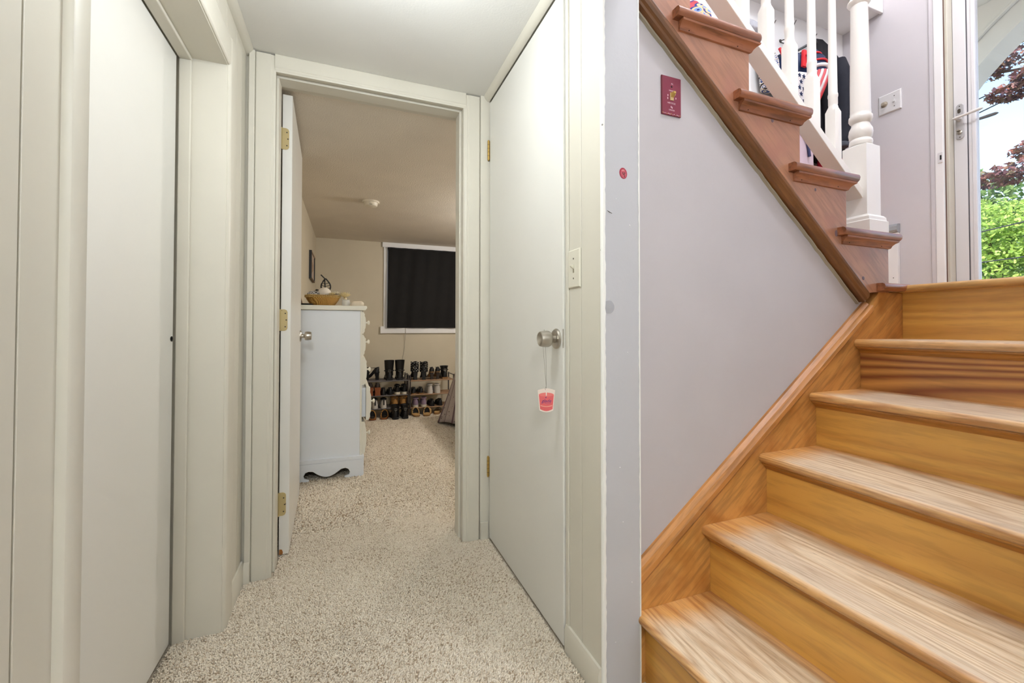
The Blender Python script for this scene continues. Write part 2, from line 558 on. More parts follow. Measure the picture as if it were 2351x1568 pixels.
# closet door
d1 = thing('door_1', 'plain white flush closet door in the left hall wall', 'door', (-.53, 1.25, 0), kind='structure')
box(-0.552, -0.5155, CY0 + .004, CY1 - .018, 0.012, CZ - .012).build('leaf', M['door'], d1, bevel=.002)
MB().lathe([(.0075, -.5158), (.0085, -.5138), (.0060, -.5150), (.0055, -.5155)], (0, 1.628, .968), 'X', 14).build('bore_hole', M['dark'], d1)
box(-0.594, -0.556, CY0 + .001, CY1 - .001, 0.001, CZ - .001).build('closet_shade_board', M['dark'], d1)  # dark board: the closet's shade is put into its colour

# ---- north hall wall with the bedroom doorway
OX0, OX1, OZ = -0.284, 0.510, 2.062
wn_ = MB().box(-0.6, OX0 - .02, 1.965, 2.09, 0, HC).box(OX1 + .02, 0.767, 1.965, 2.09, 0, HC).box(OX0 - .02, OX1 + .02, 1.965, 2.09, OZ + .02, HC)
struct(wn_.build('wall_back', M['cream']), 'cream wall holding the bedroom doorway')
bw = MB().box(-0.6, OX0 - .02, 2.0905, 2.105, 0, 2.07).box(OX1 + .02, 3.2, 2.0905, 2.105, 0, 2.07)
struct(bw.build('wall_bedroom_front', M['taupe']), 'taupe bedroom side of the doorway wall')
dc = thing('trim_2', 'cream door casing around the open bedroom doorway', 'casing', (.11, 1.96, 0), kind='structure')
cp = [(0, 0), (0, .012), (.004, .015), (.054, .015), (.058, .012), (.064, .012), (.068, .009), (.072, .008), (.072, 0)]
MB().prism([(-.352 + a, 1.965 - t) for a, t in cp], 'Z', 0, 2.118).build('side_casing', M['cream'], dc, smooth=30)
MB().prism([(.59 - a, 1.965 - t) for a, t in cp], 'Z', 0, 2.118).build('side_casing', M['cream'], dc, smooth=30)
MB().prism([(1.965 - t, 2.134 - a) for a, t in [(q[0] + .008, q[1]) for q in cp]], 'X', -.283, .521).build('head_casing', M['cream'], dc, smooth=30)
box(OX0 - .019, OX0, 1.958, 2.11, 0, OZ).build('jamb', M['cream'], dc)
box(OX1, OX1 + .019, 1.958, 2.11, 0, OZ).build('jamb', M['cream'], dc)
box(OX0 - .019, OX1 + .019, 1.958, 2.11, OZ, OZ + .019).build('head_jamb', M['cream'], dc)
box(OX0, OX0 + .011, 1.995, 2.065, 0, OZ - .011).build('door_stop', M['cream'], dc, bevel=.002)
box(OX1 - .011, OX1, 1.995, 2.065, 0, OZ - .011).build('door_stop', M['cream'], dc, bevel=.002)
box(OX0, OX1, 1.995, 2.065, OZ - .011, OZ).build('door_stop', M['cream'], dc, bevel=.002)
box(OX0 + .0002, OX0 + .002, 2.067, 2.1095, 0.001, OZ - .002).build('bare_jamb_strip', M['brownjamb'], dc)
# corner strips beside the doorway casing
struct(box(-.374, -.353, 1.945, 1.964, 0, 2.12).build('trim_3', M['cream'], bevel=.002), 'narrow cream corner strip left of the doorway', 'trim')
c4 = thing('trim_4', 'narrow cream strip with hinges right of the doorway', 'trim', (.615, 1.95, 0), kind='structure')
box(.592, .645, 1.944, 1.964, 0, HC).build('board', M['cream'], c4, bevel=.002)
struct(box(.592, .630, 1.934, 1.944, 0, .085).build('baseboard_back', M['cream'], bevel=.002), 'short cream baseboard right of the bedroom doorway', 'baseboard')

# baseboards left
MB_ = MB().prism([(WX, 0), (WX + .012, 0), (WX + .012, .07), (WX + .006, .085), (WX, .085)], 'Y', 1.762, 1.955)
struct(MB_.build('baseboard_left', M['cream'], smooth=30), 'cream baseboard between closet and bedroom door', 'baseboard')
MB_ = MB().prism([(1.944, 0), (1.944, .08), (1.938, .085), (1.932, .07), (1.932, 0)], 'X', -.373, -.353)
struct(MB_.build('baseboard_corner', M['cream'], smooth=30), 'small cream baseboard block in the left corner', 'baseboard')

# ceiling mouldings
q = [(0, 0), (.026, 0), (.024, -.008), (.018, -.017), (.009, -.024), (0, -.026)]
struct(MB().prism([(WX + a, HC + z) for a, z in q], 'Y', -1.6, 1.962).build('trim_5', M['cream'], smooth=50), 'cream quarter-round moulding along the left ceiling edge', 'trim')
struct(MB().prism([(.634 - a, HC + z) for a, z in q], 'Y', 0.985, 1.943).build('trim_6', M['cream'], smooth=50), 'cream quarter-round moulding above the right door', 'trim')

# ---- right hall wall and post
wr = struct(box(.660, .767, .995, 1.19, 0, HC).build('wall_right', M['cream_shaded']), 'narrow cream plank wall with the light switch')
for a, b_ in ((.9905, 1.0945), (1.0965, 1.168)):
    box(.645, .661, a, b_, 0, HC).build('plank', M['cream'], wr, bevel=.0015)
box(.640, .661, 1.169, 1.186, 0, HC).build('door_jamb', M['cream'], wr, bevel=.002)
struct(box(.660, .767, 1.19, 1.964, 2.09, HC).build('wall_over_door', M['cream']), 'cream strip of wall above the right door')
MB_ = MB().prism([(.645, 0), (.633, 0), (.633, .07), (.638, .085), (.645, .085)], 'Y', .992, 1.182)
struct(MB_.build('baseboard_right', M['cream'], smooth=30), 'cream baseboard below the light switch', 'baseboard')
po = thing('wall_post', 'grey painted wall end between hall and stairs', 'wall', (.706, 1.0, 0), kind='structure')
box(.6525, .767, .985, 1.03, 0, HC).build('face', M['grey'], po, bevel=.003)
# ragged white corner bead
z = 0.0
vs, fs = [], []
rg = []
k = 0
while z <= HC + .001:
    wob = random.uniform(-.0012, .0012)
    rg.append([(.6435, .992, z), (.6435, .985, z), (.6462, .9815, z), (.6535 + wob, .9822, z), (.6535 + wob, .986, z)])
    z += .012
MB().loft(rg).build('corner_bead', M['chip'], po, smooth=40)
rg = []
z = 0.0
while z <= HC + .001:
    wob = random.uniform(-.0009, .0009)
    rg.append([(.7645 + wob, .986, z), (.7645 + wob, .9838, z), (.7685, .9838, z), (.7690, .989, z)])
    z += .012
MB().loft(rg).build('corner_bead', M['chip'], po, smooth=40)
for (x, zz, r) in ((.7095, .47, .0016), (.7260, .935, .0016), (.6700, 1.082, .0013), (.735, 1.29, .0018), (.69, 1.36, .0012), (.70, .62, .0014), (.738, .30, .0013), (.684, .15, .0013)):
    MB().ball((x, .985, zz), r, 8, 6).build('nail_head', M['white'], po, smooth=60)
MB().tube([(.661, .9848, 1.325), (.668, .9846, 1.321), (.677, .9848, 1.318)], [.0004, .0011, .0005], 6).build('scratch', M['hole'], po)

# right closet door
d3 = thing('door_3', 'plain white flush door on the right hall wall with hanging air freshener', 'door', (.65, 1.56, 0), kind='structure')
box(.634, .669, 1.190, 1.931, 0.012, 2.088).build('leaf', M['door'], d3, bevel=.0015)
box(.672, .69, 1.18, 1.96, 0, 2.1).build('closet_shade_board', M['dark'], d3)  # black sheet painted as shade behind the leaf, no real closet built
def hinge_knuckle(z0, z1, par, x=.6285, y=1.936, mat='brass'):
    h = MB().lathe([(.0001, z0 - .006), (.0042, z0 - .004), (.0042, z0), (.0055, z0), (.0055, z1), (.0042, z1), (.0042, z1 + .004), (.0001, z1 + .006)], (x, y, 0), 'Z', 12).build('hinge', M[mat], par, smooth=40)
    n = 5
    for i in range(1, n):
        zz = z0 + (z1 - z0) * i / n
        MB().lathe([(.0057, zz - .0007), (.0057, zz + .0007)], (x, y, 0), 'Z', 12).build('joint', M['hole'], h)
    box(x - .001, x + .012, y - .0035, y - .0022, z0, z1).build('hinge_leaf', M[mat], h)
hinge_knuckle(1.815, 1.905, d3)
hinge_knuckle(.30, .39, d3)
# knob with rosette, axis along -X
def knob(par, loc, ax, sgn):
    c = list(loc)
    P = lambda prof: [(r, sgn * t) for r, t in prof]
    k_ = MB().lathe(P([(.033, 0), (.033, .004), (.029, .008), (.022, .0085), (.018, .006), (.0125, .007), (.0115, .012), (.0115, .022), (.014, .025)]), c, ax, 28).build('knob_rosette', M['nickel'], par, smooth=40)
    MB().lathe(P([(.012, .023), (.0235, .0255), (.0265, .031), (.0268, .040), (.0255, .052), (.0235, .060), (.0205, .0615), (.0185, .060), (.006, .054), (.0001, .0535)]), c, ax, 28).build('knob', M['nickel'], par, smooth=40)
    return k_
knob(d3, (.634, 1.234, .968), 'X', -1)
box(.6335, .636, 1.1895, 1.1915, .94, 1.0).build('latch_plate', M['nickel'], d3)

# ---- bedroom door, open inwards
d2 = thing('door_2', 'white bedroom door standing open against the dresser side', 'door', (-.275, 2.112, 0), kind='structure')
L_ = .752
box(-.275, -.2355, 2.114, 2.114 + L_, .010, 2.045).build('leaf', M['door'], d2, bevel=.002)
for z0, z1 in ((1.797, 1.893), (.991, 1.086), (.180, .281)):
    r_ = .012
    pts = [(-.291, z0), (-.248 - r_, z0), (-.248 - r_ * .3, z0 + r_ * .3), (-.248, z0 + r_), (-.248, z1 - r_), (-.248 - r_ * .3, z1 - r_ * .3), (-.248 - r_, z1), (-.291, z1)]
    h = MB().prism(pts, 'Y', 2.1115, 2.1145).build('hinge', M['brass_old'], d2, bevel=.0006)
    for dx, dz in ((-.257, .018), (-.253, .048), (-.257, .077)):
        MB().lathe([(.003, 2.1113), (.0022, 2.1110), (.0005, 2.1112)], (dx, 0, z0 + dz), 'Y', 10).build('screw', M['hole'], h)
    MB().lathe([(.0045, z0), (.0045, z1)], (-.279, 2.110, 0), 'Z', 10).build('hinge_pin', M['brass_old'], h, smooth=40)
knob(d2, (-.2355, 2.114 + L_ - .066, .957), 'X', 1)
knob(d2, (-.275, 2.114 + L_ - .066, .957), 'X', -1)
MB().prism([(-.273, .011), (-.2595, .011), (-.258, .02), (-.262, .032), (-.271, .034), (-.273, .03)], 'Y', 2.1128, 2.1146).build('chipped_corner', M['rawwood'], d2)
d2.rotation_euler = (0, 0, radians(2.2))

# ---- bedroom shell
BX, BY = -0.352, 5.45
struct(box(BX - .1, BX, 2.105, BY, 0, 2.07).build('wall_bedroom_left', M['taupe']), 'taupe left bedroom wall with hanging sign')
WX0, WX1, WZ0, WZ1 = .452, 1.70, 1.005, 2.01
bb = MB().box(BX - .1, WX0, BY, BY + .14, 0, 2.07).box(WX1, 3.2, BY, BY + .14, 0, 2.07).box(WX0, WX1, BY, BY + .14, 0, WZ0).box(WX0, WX1, BY, BY + .14, WZ1, 2.07)
struct(bb.build('wall_bedroom_back', M['taupe']), 'taupe bedroom end wall with covered window')
struct(box(3.05, 3.2, 2.105, BY, 0, 2.07).build('wall_bedroom_right', M['taupe']), 'taupe right bedroom wall')
wi = thing('window_1', 'white framed bedroom window behind a black curtain', 'window', (1.07, BY, WZ0), kind='structure')
box(.412, WX0 + .004, BY - .018, BY, 1.03, 2.068).build('side_trim', M['white'], wi, bevel=.002)
box(WX1 - .004, 1.74, BY - .018, BY, 1.03, 2.068).build('side_trim', M['white'], wi, bevel=.002)
box(.395, 1.76, BY - .026, BY, 2.008, 2.068).build('head_trim', M['white'], wi, bevel=.002)
box(.375, 1.78, BY - .03, BY, .945, 1.032).build('sill_board', M['white'], wi, bevel=.003)
fr = MB().box(WX0, WX0 + .03, BY + .06, BY + .1, WZ0, WZ1).box(WX1 - .03, WX1, BY + .06, BY + .1, WZ0, WZ1).box(WX0, WX1, BY + .06, BY + .1, WZ0, WZ0 + .03).box(WX0, WX1, BY + .06, BY + .1, WZ1 - .03, WZ1).box(1.05, 1.09, BY + .06, BY + .1, WZ0, WZ1)
fr.build('sash', M['white'], wi)
box(WX0 + .03, WX1 - .03, BY + .078, BY + .082, WZ0 + .03, WZ1 - .03).build('pane', M['glass'], wi)

# ---- stairwell walls
NY = 1.775
EX = 3.0
LZ = 1.17
# mauve wall under the upper flight: boundary follows the stringer underside
slope = lambda x: 1.105 - 0.838 * (x - 1.80)
struct(MB().prism([(.767, 0), (2.0, 0), (2.0, LZ - .05), (1.84, LZ - .05), (1.80, 1.16), (.767, slope(.767) + .06)], 'Y', 1.03, 1.12).build('wall_stair', M['pink']), 'mauve grey wall beneath the upper stair flight')
struct(box(.767, 3.15, NY, 1.964, 0, 4.7).build('wall_north', M['north']), 'bright white stairwell wall with coat hooks')
struct(box(.767, 3.15, -.12, .03, 0, 4.7).build('wall_stair_south', M['lav']), 'pale wall on the near side of the stairs')
struct(box(-.6, .767, NY, 1.964, 2.34, 4.7).build('wall_upper_north', M['north']), 'white upper hall wall')
DY0, DY1, DZ1 = .32, 1.284, 3.23
we = MB().box(EX, EX + .15, DY1, NY, 0, 4.7).box(EX, EX + .15, .03, DY0, 0, 4.7).box(EX, EX + .15, DY0, DY1, DZ1, 4.7).box(EX, EX + .15, DY0, DY1, 0, LZ)
struct(we.build('wall_east', M['lav']), 'pale lavender landing wall beside the entry door')
# soffit over the coats
so = thing('wall_soffit', 'white boxed soffit above the coat hooks', 'soffit', (2.0, 1.66, 2.915), kind='structure')
box(.77, EX - .001, 1.565, NY - .001, 2.915, 3.5).build('box', M['north'], so)
box(.77, EX - .002, 1.548, 1.565, 2.905, 3.5).build('fascia', M['white'], so, bevel=.004)

# ---- door casing, jambs and the glazed storm door
dt = thing('trim_7', 'white casing and beige jamb of the entry door', 'casing', (EX, .8, LZ), kind='structure')
box(EX - .016, EX, 1.276, 1.313, LZ, DZ1 + .03).build('side_casing', M['white'], dt, bevel=.004)
box(EX - .010, EX, 1.313, 1.336, LZ, DZ1 + .03).build('back_band', M['lav'], dt, bevel=.004)
box(EX - .016, EX, DY0 - .04, DY0 + .005, LZ, DZ1 + .03).build('side_casing', M['white'], dt, bevel=.004)
box(EX - .016, EX, DY0 - .04, 1.313, DZ1 - .005, DZ1 + .03).build('head_casing', M['white'], dt, bevel=.004)
box(EX + .012, EX + .12, DY1 - .004, DY1 + .012, LZ, DZ1).build('jamb', M['cream'], dt, bevel=.002)
box(EX - .002, EX + .012, DY1 - .007, DY1, LZ, DZ1).build('weatherstrip', plain('brown_weatherstrip', (120, 92, 78), .8), dt)
box(EX + .03, EX + .05, DY1 - .012, DY1 - .003, LZ, DZ1).build('weatherstrip', M['cream'], dt, bevel=.003)
box(EX + .002, EX + .12, DY0 - .012, DY0 + .004, LZ, DZ1).build('jamb', M['cream'], dt)
box(EX + .002, EX + .12, DY0, DY1, DZ1 - .012, DZ1).build('head_jamb', M['cream'], dt)
sp = box(EX - .019, EX - .0155, 1.279, 1.300, 1.90, 1.955).build('strike_plate', M['wplastic'], dt, bevel=.0015)
box(EX - .0198, EX - .0185, 1.283, 1.290, 1.915, 1.94).build('strike_hole', M['dark'], sp)
box(EX, EX + .15, DY0, DY1, LZ - .01, LZ + .012).build('threshold', M['land'], dt)
d4 = thing('door_4', 'white framed full-glass storm door with lever handle', 'door', (EX + .11, .8, LZ), kind='structure')
X0, X1 = EX + .095, EX + .13
sm = paint('storm_door_white', (226, 224, 226), .35, .01, .02, 80)
sg = plain('grey_gasket', (92, 90, 96), .6)
box(X0, X1, 1.226, 1.279, LZ + .02, DZ1 - .015).build('stile', sm, d4, bevel=.002)
box(X0 + .002, X1, 1.222, 1.2265, LZ + .02, DZ1 - .015).build('gasket', sg, d4)
box(X0 + .001, X1, 1.2795, 1.2835, LZ + .02, DZ1 - .015).build('gasket', sg, d4)
box(X0 + .004, X1, 1.208, 1.2225, LZ + .02, DZ1 - .015).build('glass_bead', sm, d4, bevel=.002)
box(X0 - .002, X1, 1.190, 1.208, LZ + .02, DZ1 - .015).build('glass_bead', sm, d4, bevel=.004)
box(X0, X1, DY0 + .006, .41, LZ + .02, DZ1 - .015).build('stile', sm, d4, bevel=.002)
box(X0, X1, .41, 1.19, DZ1 - .11, DZ1 - .015).build('rail', sm, d4, bevel=.002)
box(X0, X1, .41, 1.19, LZ + .02, LZ + .05).build('rail', sm, d4, bevel=.002)
box(X0 + .014, X0 + .020, .41, 1.19, LZ + .05, DZ1 - .11).build('pane', M['glass'], d4)
# lock plate, lever and thumb turn
def plate_outline(y, z0, z1, r):
    o = []
    for i in range(9):
        a = pi * i / 8
        o.append((y + r * cos(a), z1 - r + r * sin(a)))
    for i in range(9):
        a = pi + pi * i / 8
        o.append((y + r * cos(a), z0 + r + r * sin(a)))
    return o
lp = MB().prism(plate_outline(1.252, 2.03, 2.222, .016), 'X', X0 - .006, X0 + .001).build('lock_plate', plain('satin_plate', (196, 194, 196), .35, .3), d4, bevel=.001)
MB().prism(plate_outline(1.254, 2.172, 2.196, .0065), 'X', X0 - .0072, X0 - .005).build('slot', M['hole'], lp)
for zz in (2.209, 2.041):
    MB().lathe([(.003, X0 - .0068), (.0005, X0 - .0070)], (0, 1.252, zz), 'X', 10).build('screw', M['hole'], lp)
lev = MB().tube([(X0 - .004, 1.254, 2.140), (X0 - .030, 1.254, 2.138), (X0 - .050, 1.252, 2.136)], [.011, .0085, .008], 12)
lev.loft([[(X0 - .055 + a * .006, y, 2.136 + z + b_ * h_) for a, b_ in [(cos(2 * pi * i / 10), sin(2 * pi * i / 10)) for i in range(10)]] for y, z, h_ in ((1.262, -.003, .004), (1.245, -.002, .007), (1.21, 0, .006), (1.18, .003, .008), (1.155, .004, .008), (1.143, .003, .002))])
lev.build('lever_handle', plain('white_handle', (226, 222, 218), .3), lp, smooth=45)
MB().box(X0 - .022, X0 - .004, 1.246, 1.262, 2.074, 2.080).lathe([(.010, X0 - .004), (.010, X0 - .010), (.006, X0 - .012)], (0, 1.252, 2.066), 'X', 14).build('thumb_turn', M['nickel'], lp, smooth=40)
MB().loft([[(X1 + .055 + a * .006, y, 2.140 + b_ * h_) for a, b_ in [(cos(2 * pi * i / 10), sin(2 * pi * i / 10)) for i in range(10)]] for y, h_ in ((1.255, .004), (1.22, .007), (1.18, .009), (1.15, .008), (1.14, .002))]).tube([(X1, 1.25, 2.14), (X1 + .055, 1.25, 2.14)], .009, 10).build('outside_handle', plain('grey_handle', (112, 108, 104), .4), d4, smooth=45)

# ================================================================ STAIRS, LOWER FLIGHT
NX = [.760, 1.003, 1.246, 1.489, 1.735]
NZ = [.203, .404, .596, .780, .963]
SY0, SY1 = .032, 1.0
ls = thing('staircase', 'amber wooden stair flight rising from the hall to the landing', 'staircase', (1.35, .5, 0))
NXX = NX + [2.0]
NZZ = NZ + [LZ]
tk = .028
for i in range(5):
    x0, z1 = NX[i], NZ[i]
    x1 = NXX[i + 1] + .034
    pts = []
    r_ = tk / 2
    for k in range(9):
        a = pi / 2 + pi * k / 8
        pts.append((x0 + r_ + r_ * cos(a), z1 - r_ + r_ * sin(a)))
    pts += [(x1, z1 - tk), (x1, z1)]
    t_ = MB().prism([(p[0], p[1]) for p in pts], 'Y', SY0, SY1 - .0005)
    # origin at wall end of the nosing, so the wear pattern follows each board
    o = t_.build('tread', M['tread'], None, smooth=35, origin=(x0, SY1, z1))
    o.parent = ls
    o.location = (x0 - WO[ls.name][0], SY1 - WO[ls.name][1], z1 - WO[ls.name][2])
    # scotia under the nosing
    rx = NXX[i] + .034
    zb = z1 - tk
    prof = [(rx, zb), (rx - .022, zb), (rx - .022, zb - .005), (rx - .014, zb - .008), (rx - .008, zb - .014), (rx - .004, zb - .022), (rx, zb - .024)]
    m_ = MB().prism(prof, 'Y', SY0, SY1 - .001).build('scotia', M['scotia'], o, smooth=40)
for i in range(6):
    rx = NXX[i] + .034
    z0 = 0 if i == 0 else NZZ[i - 1]
    z1 = NZZ[i] - tk
    box(rx, rx + .018, SY0, SY1 - .0005, z0, z1).build('riser', M['riser_red'] if i == 4 else M['riser'], ls)
# wall stringer with moulded cap
topl = lambda x: .342 + .7415 * (x - .81)
xs = [(.7675, 0), (2.05, 0), (2.05, LZ - .03), (1.884, LZ - .03), (1.83, topl(1.835) - .03), (.7675, topl(.7675) - .033)]
MB().prism(xs, 'Y', SY1, 1.03).build('stringer', M['string'], ls)
cap = []
for x in (.7675, 1.838):
    zt = topl(x)
    cap.append([(x, 1.03, zt), (x, 1.020, zt + .001), (x, 1.008, zt - .010), (x, 1.000, zt - .012), (x, .992, zt - .016), (x, .989, zt - .030), (x, .993, zt - .040), (x, 1.0, zt - .046), (x, 1.03, zt - .046)])
MB().loft(cap).build('stringer_cap', M['mould'], ls, smooth=25)

# ================================================================ LANDING
la = thing('landing', 'golden wooden landing with a worn nosing in front of the glass door', 'landing', (2.5, .9, LZ - .2))
for k in range(9):
    a = 2.034 + k * (EX - 2.034) / 9
    b_ = 2.034 + (k + 1) * (EX - 2.034) / 9
    box(a + .0006, b_ - .0006, .031, NY - .001, LZ - .022, LZ).build('floor_board', M['land'], la, bevel=.001)
r_ = tk / 2
pts = [(2.0 + r_ + r_ * cos(pi / 2 + pi * k / 8), LZ - r_ + r_ * sin(pi / 2 + pi * k / 8)) for k in range(9)] + [(2.034, LZ - tk), (2.034, LZ)]
MB().prism(pts, 'Y', .031, .999).build('nosing', M['land'], la, smooth=35)
box(2.055, EX, .031, NY - .001, LZ - .19, LZ - .023).build('joist_box', M['riser'], la)

# ================================================================ UPPER FLIGHT
us = thing('staircase', 'brown cut-string upper stair flight with moulded return nosings', 'staircase', (1.3, 1.35, LZ))
UZ = [1.366, 1.563, 1.759, 1.955, 2.150]
UF = [1.990, 1.740, 1.490, 1.247, 1.003]       # nosing fronts
UR = [1.944, 1.696, 1.452, 1.214, .970]        # riser faces
FY = .998                                      # face of the cut string
mlow = lambda x: slope(x)
mupp = lambda x: slope(x) + .040
poly = [(1.812, mupp(1.812)), (1.862, LZ - .03), (1.944, LZ - .03)]
for k in range(5):
    poly.append((UR[k], UZ[k] - .03))
    nxt = UR[k + 1] if k < 4 else .769
    poly.append((nxt, UZ[k] - .03))
poly += [(.769, mupp(.769))]
MB().prism(poly, 'Y', FY, 1.029).build('cut_string', M['ustring'], us)
cap = []
for x in (.769, 1.800):
    zt = mupp(x)
    cap.append([(x, 1.03, zt + .002), (x, FY - .001, zt + .002), (x, FY - .006, zt - .002), (x, FY - .010, zt - .012), (x, FY - .009, zt - .022), (x, FY - .004, zt - .032), (x, FY + .004, zt - .036), (x, FY + .008, zt - .042), (x, 1.03, zt - .044)])
cap2 = [[(p[0] + (.010 if i else 0), p[1], p[2]) for p in r] for i, r in enumerate(cap)]
MB().loft(cap2).build('string_moulding', M['umould'], us, smooth=25)
# thin ragged paint/plaster line under the moulding
rg = []
for k in range(60):
    x = .769 + (1.80 - .769) * k / 59
    zt = slope(x) - .003 + random.uniform(-.002, .002)
    rg.append([(x, 1.03, zt), (x, 1.020, zt), (x, 1.020, zt - .006 + random.uniform(-.002, .002)), (x, 1.03, zt - .007)])
MB().loft(rg).build('caulk_line', paint('old_caulk', (168, 158, 138), .8, .1, .2, 60), us)
for k in range(5):
    z1 = UZ[k]
    xf = UF[k]
    xb = UR[k + 1] - .0 if k < 4 else .785
    # tread board
    pts = [(xf - r_ + r_ * cos(pi / 2 - pi * j / 8), z1 - r_ + r_ * sin(pi / 2 - pi * j / 8)) for j in range(9)] + [(xb - .01, z1 - tk), (xb - .01, z1)]
    t_ = MB().prism(pts, 'Y', FY, NY - .001).build('tread', M['unose'], us, smooth=35)
    # return nosing on the string face, mitred look
    xl = xf - (.345 if k < 4 else .225)
    prof = [(FY, z1), (FY - .020, z1), (FY - .027, z1 - .004), (FY - .030, z1 - .012), (FY - .028, z1 - .021), (FY - .022, z1 - .027), (FY, z1 - tk)]
    rn = MB()
    rn.loft([[(x + (0 if e else 0), y, z) for y, z in prof] for x, e in ((xl, 0), (xf - .012, 1))] + [[(xf - .002 - (FY - y) * .05, FY - (FY - y) * .82, z1 - .014 + (z - z1 + .014) * .8) for y, z in prof]])
    n_ = rn.build('return_nosing', M['unose'], us, smooth=35)
    sl = xl + .022
    sr = UR[k] + .002
    sp_ = [(FY, z1 - tk), (FY - .022, z1 - tk), (FY - .021, z1 - tk - .006), (FY - .014, z1 - tk - .010), (FY - .008, z1 - tk - .018), (FY - .005, z1 - tk - .028), (FY, z1 - tk - .030)]
    MB().loft([[(sl, y, z) for y, z in sp_], [(sr + .9 * (FY - y) + .3 * max(0, z - (z1 - tk - .03)), y, z) for y, z in sp_]]).build('scotia', M['unose'], n_, smooth=35)
    for fx in (.12, .8):
        MB().ball((sl + (sr - sl) * fx, FY - .0065, z1 - tk - .023), .0017, 8, 6).build('nail_hole', M['dark'], n_)
    # riser below this tread
    z0 = LZ if k == 0 else UZ[k - 1]
    box(UR[k] - .018, UR[k] - .0005, 1.0295, NY - .001, z0, z1 - tk).build('riser', M['rail_white'], us)
box(.769, .786, 1.0295, NY - .001, UZ[4] - tk, 2.32).build('riser', M['rail_white'], us)
# landing-level return nosing under the string
prof = [(FY + .002, LZ + .004), (FY - .020, LZ + .004), (FY - .027, LZ), (FY - .030, LZ - .010), (FY - .028, LZ - .018), (FY - .022, LZ - .024), (FY + .002, LZ - .025)]
MB().loft([[(x, y, z) for y, z in prof] for x in (1.868, 2.040)] + [[(2.052, FY + .002 - (FY + .002 - y) * .8, LZ - .01 + (z - LZ + .01) * .8) for y, z in prof]]).build('return_nosing', M['unose'], us, smooth=35)
# knots on the string face
for (x, zz, rx, rz) in ((1.32, 1.70, .007, .010), (1.53, 1.49, .005, .006), (1.64, 1.345, .009, .012), (1.79, 1.19, .008, .007)):
    MB().ball((x, FY, zz), 1.0, 12, 7, (rx, .0008, rz)).build('knot', plain('grey_blue_knot', (112, 92, 98), .5), us, smooth=60)

# ---- balustrade
ba = thing('balustrade', 'white turned balustrade with newel post along the upper stairs', 'balustrade', (1.95, 1.09, 1.366))
RY0, RY1 = 1.060, 1.118
rz = lambda x: 1.857 - .828 * (x - 1.5)
MB().loft([[(x, RY0, rz(x)), (x, RY1, rz(x)), (x, RY1, rz(x) + .036), (x, RY0, rz(x) + .036)] for x in (.79, 1.906)]).build('bottom_rail', M['rail_white'], ba, bevel=.002)
MB().loft([[(x, 1.062, rz(x) + .88), (x, 1.118, rz(x) + .88), (x, 1.124, rz(x) + .92), (x, 1.09, rz(x) + .945), (x, 1.056, rz(x) + .92)] for x in (.79, 1.906)]).build('hand_rail', M['rail_white'], ba, smooth=30)
def sq_ring(cx, cy, h, z):   # square ring with 16 points for joining to a round
    p = []
    for i in range(16):
        a = 2 * pi * i / 16
        c, s_ = cos(a), sin(a)
        k_ = h / max(abs(c), abs(s_))
        p.append((cx + c * k_, cy + s_ * k_, z))
    return p
def ro_ring(cx, cy, r, z):
    return [(cx + r * cos(2 * pi * i / 16), cy + r * sin(2 * pi * i / 16), z) for i in range(16)]
def baluster(cx):
    cy = 1.089
    zb = rz(cx) + .02
    zt = rz(cx) + .90
    h = .0185
    R = [sq_ring(cx, cy, h, zb - .001), sq_ring(cx, cy, h, zb + .205), ro_ring(cx, cy, .0165, zb + .226), ro_ring(cx, cy, .0148, zb + .232), ro_ring(cx, cy, .0158, zb + .238), ro_ring(cx, cy, .0158, zb + .262), ro_ring(cx, cy, .0172, zb + .268), ro_ring(cx, cy, .0172, zb + .274), ro_ring(cx, cy, .0152, zb + .282), ro_ring(cx, cy, .0128, zb + .62), ro_ring(cx, cy, .012, zb + .74), sq_ring(cx, cy, .016, zt - .06), sq_ring(cx, cy, .016, zt)]
    MB().loft(R).build('baluster', M['rail_white'], ba, smooth=32)
for cx in (1.778, 1.656, 1.534, 1.412, 1.290, 1.168, 1.046, .924, .815):
    baluster(cx)
nx, ny, nh = 1.948, 1.089, .0435
zt1 = 1.366
R = [sq_ring(nx, ny, nh, zt1), sq_ring(nx, ny, nh, 1.735), sq_ring(nx, ny, nh * .985, 1.7375), ro_ring(nx, ny, .041, 1.7415)]
nwl = [(.030, 1.744), (.0375, 1.748), (.0395, 1.757), (.0375, 1.767), (.033, 1.772), (.0385, 1.783), (.0405, 1.797), (.0385, 1.812), (.032, 1.826), (.0285, 1.836), (.035, 1.843), (.0395, 1.853), (.0390, 1.866), (.0345, 1.872), (.0350, 1.880), (.034, 1.890), (.0335, 2.0), (.031, 2.15), (.0288, 2.31), (.0288, 2.322), (.037, 2.331), (.040, 2.338), (.037, 2.347), (.031, 2.353), (.030, 2.40), (.037, 2.43)]
R += [ro_ring(nx, ny, r, z) for r, z in nwl]
R += [sq_ring(nx, ny, nh, 2.46), sq_ring(nx, ny, nh, 2.62), ro_ring(nx, ny, .03, 2.64), ro_ring(nx, ny, .045, 2.68), ro_ring(nx, ny, .03, 2.73), ro_ring(nx, ny, .004, 2.745)]
nw = MB().loft(R).build('newel_post', M['rail_white'], ba, smooth=40)
g_ = .017
pl = MB()
pl.loft([sq_ring(nx, ny, nh + h_, z) for h_, z in ((.0175, zt1), (.0175, zt1 + .062), (.013, zt1 + .066), (.012, zt1 + .078), (.006, zt1 + .086), (.0005, zt1 + .089))])
pl.build('plinth', M['rail_white'], nw, smooth=25)

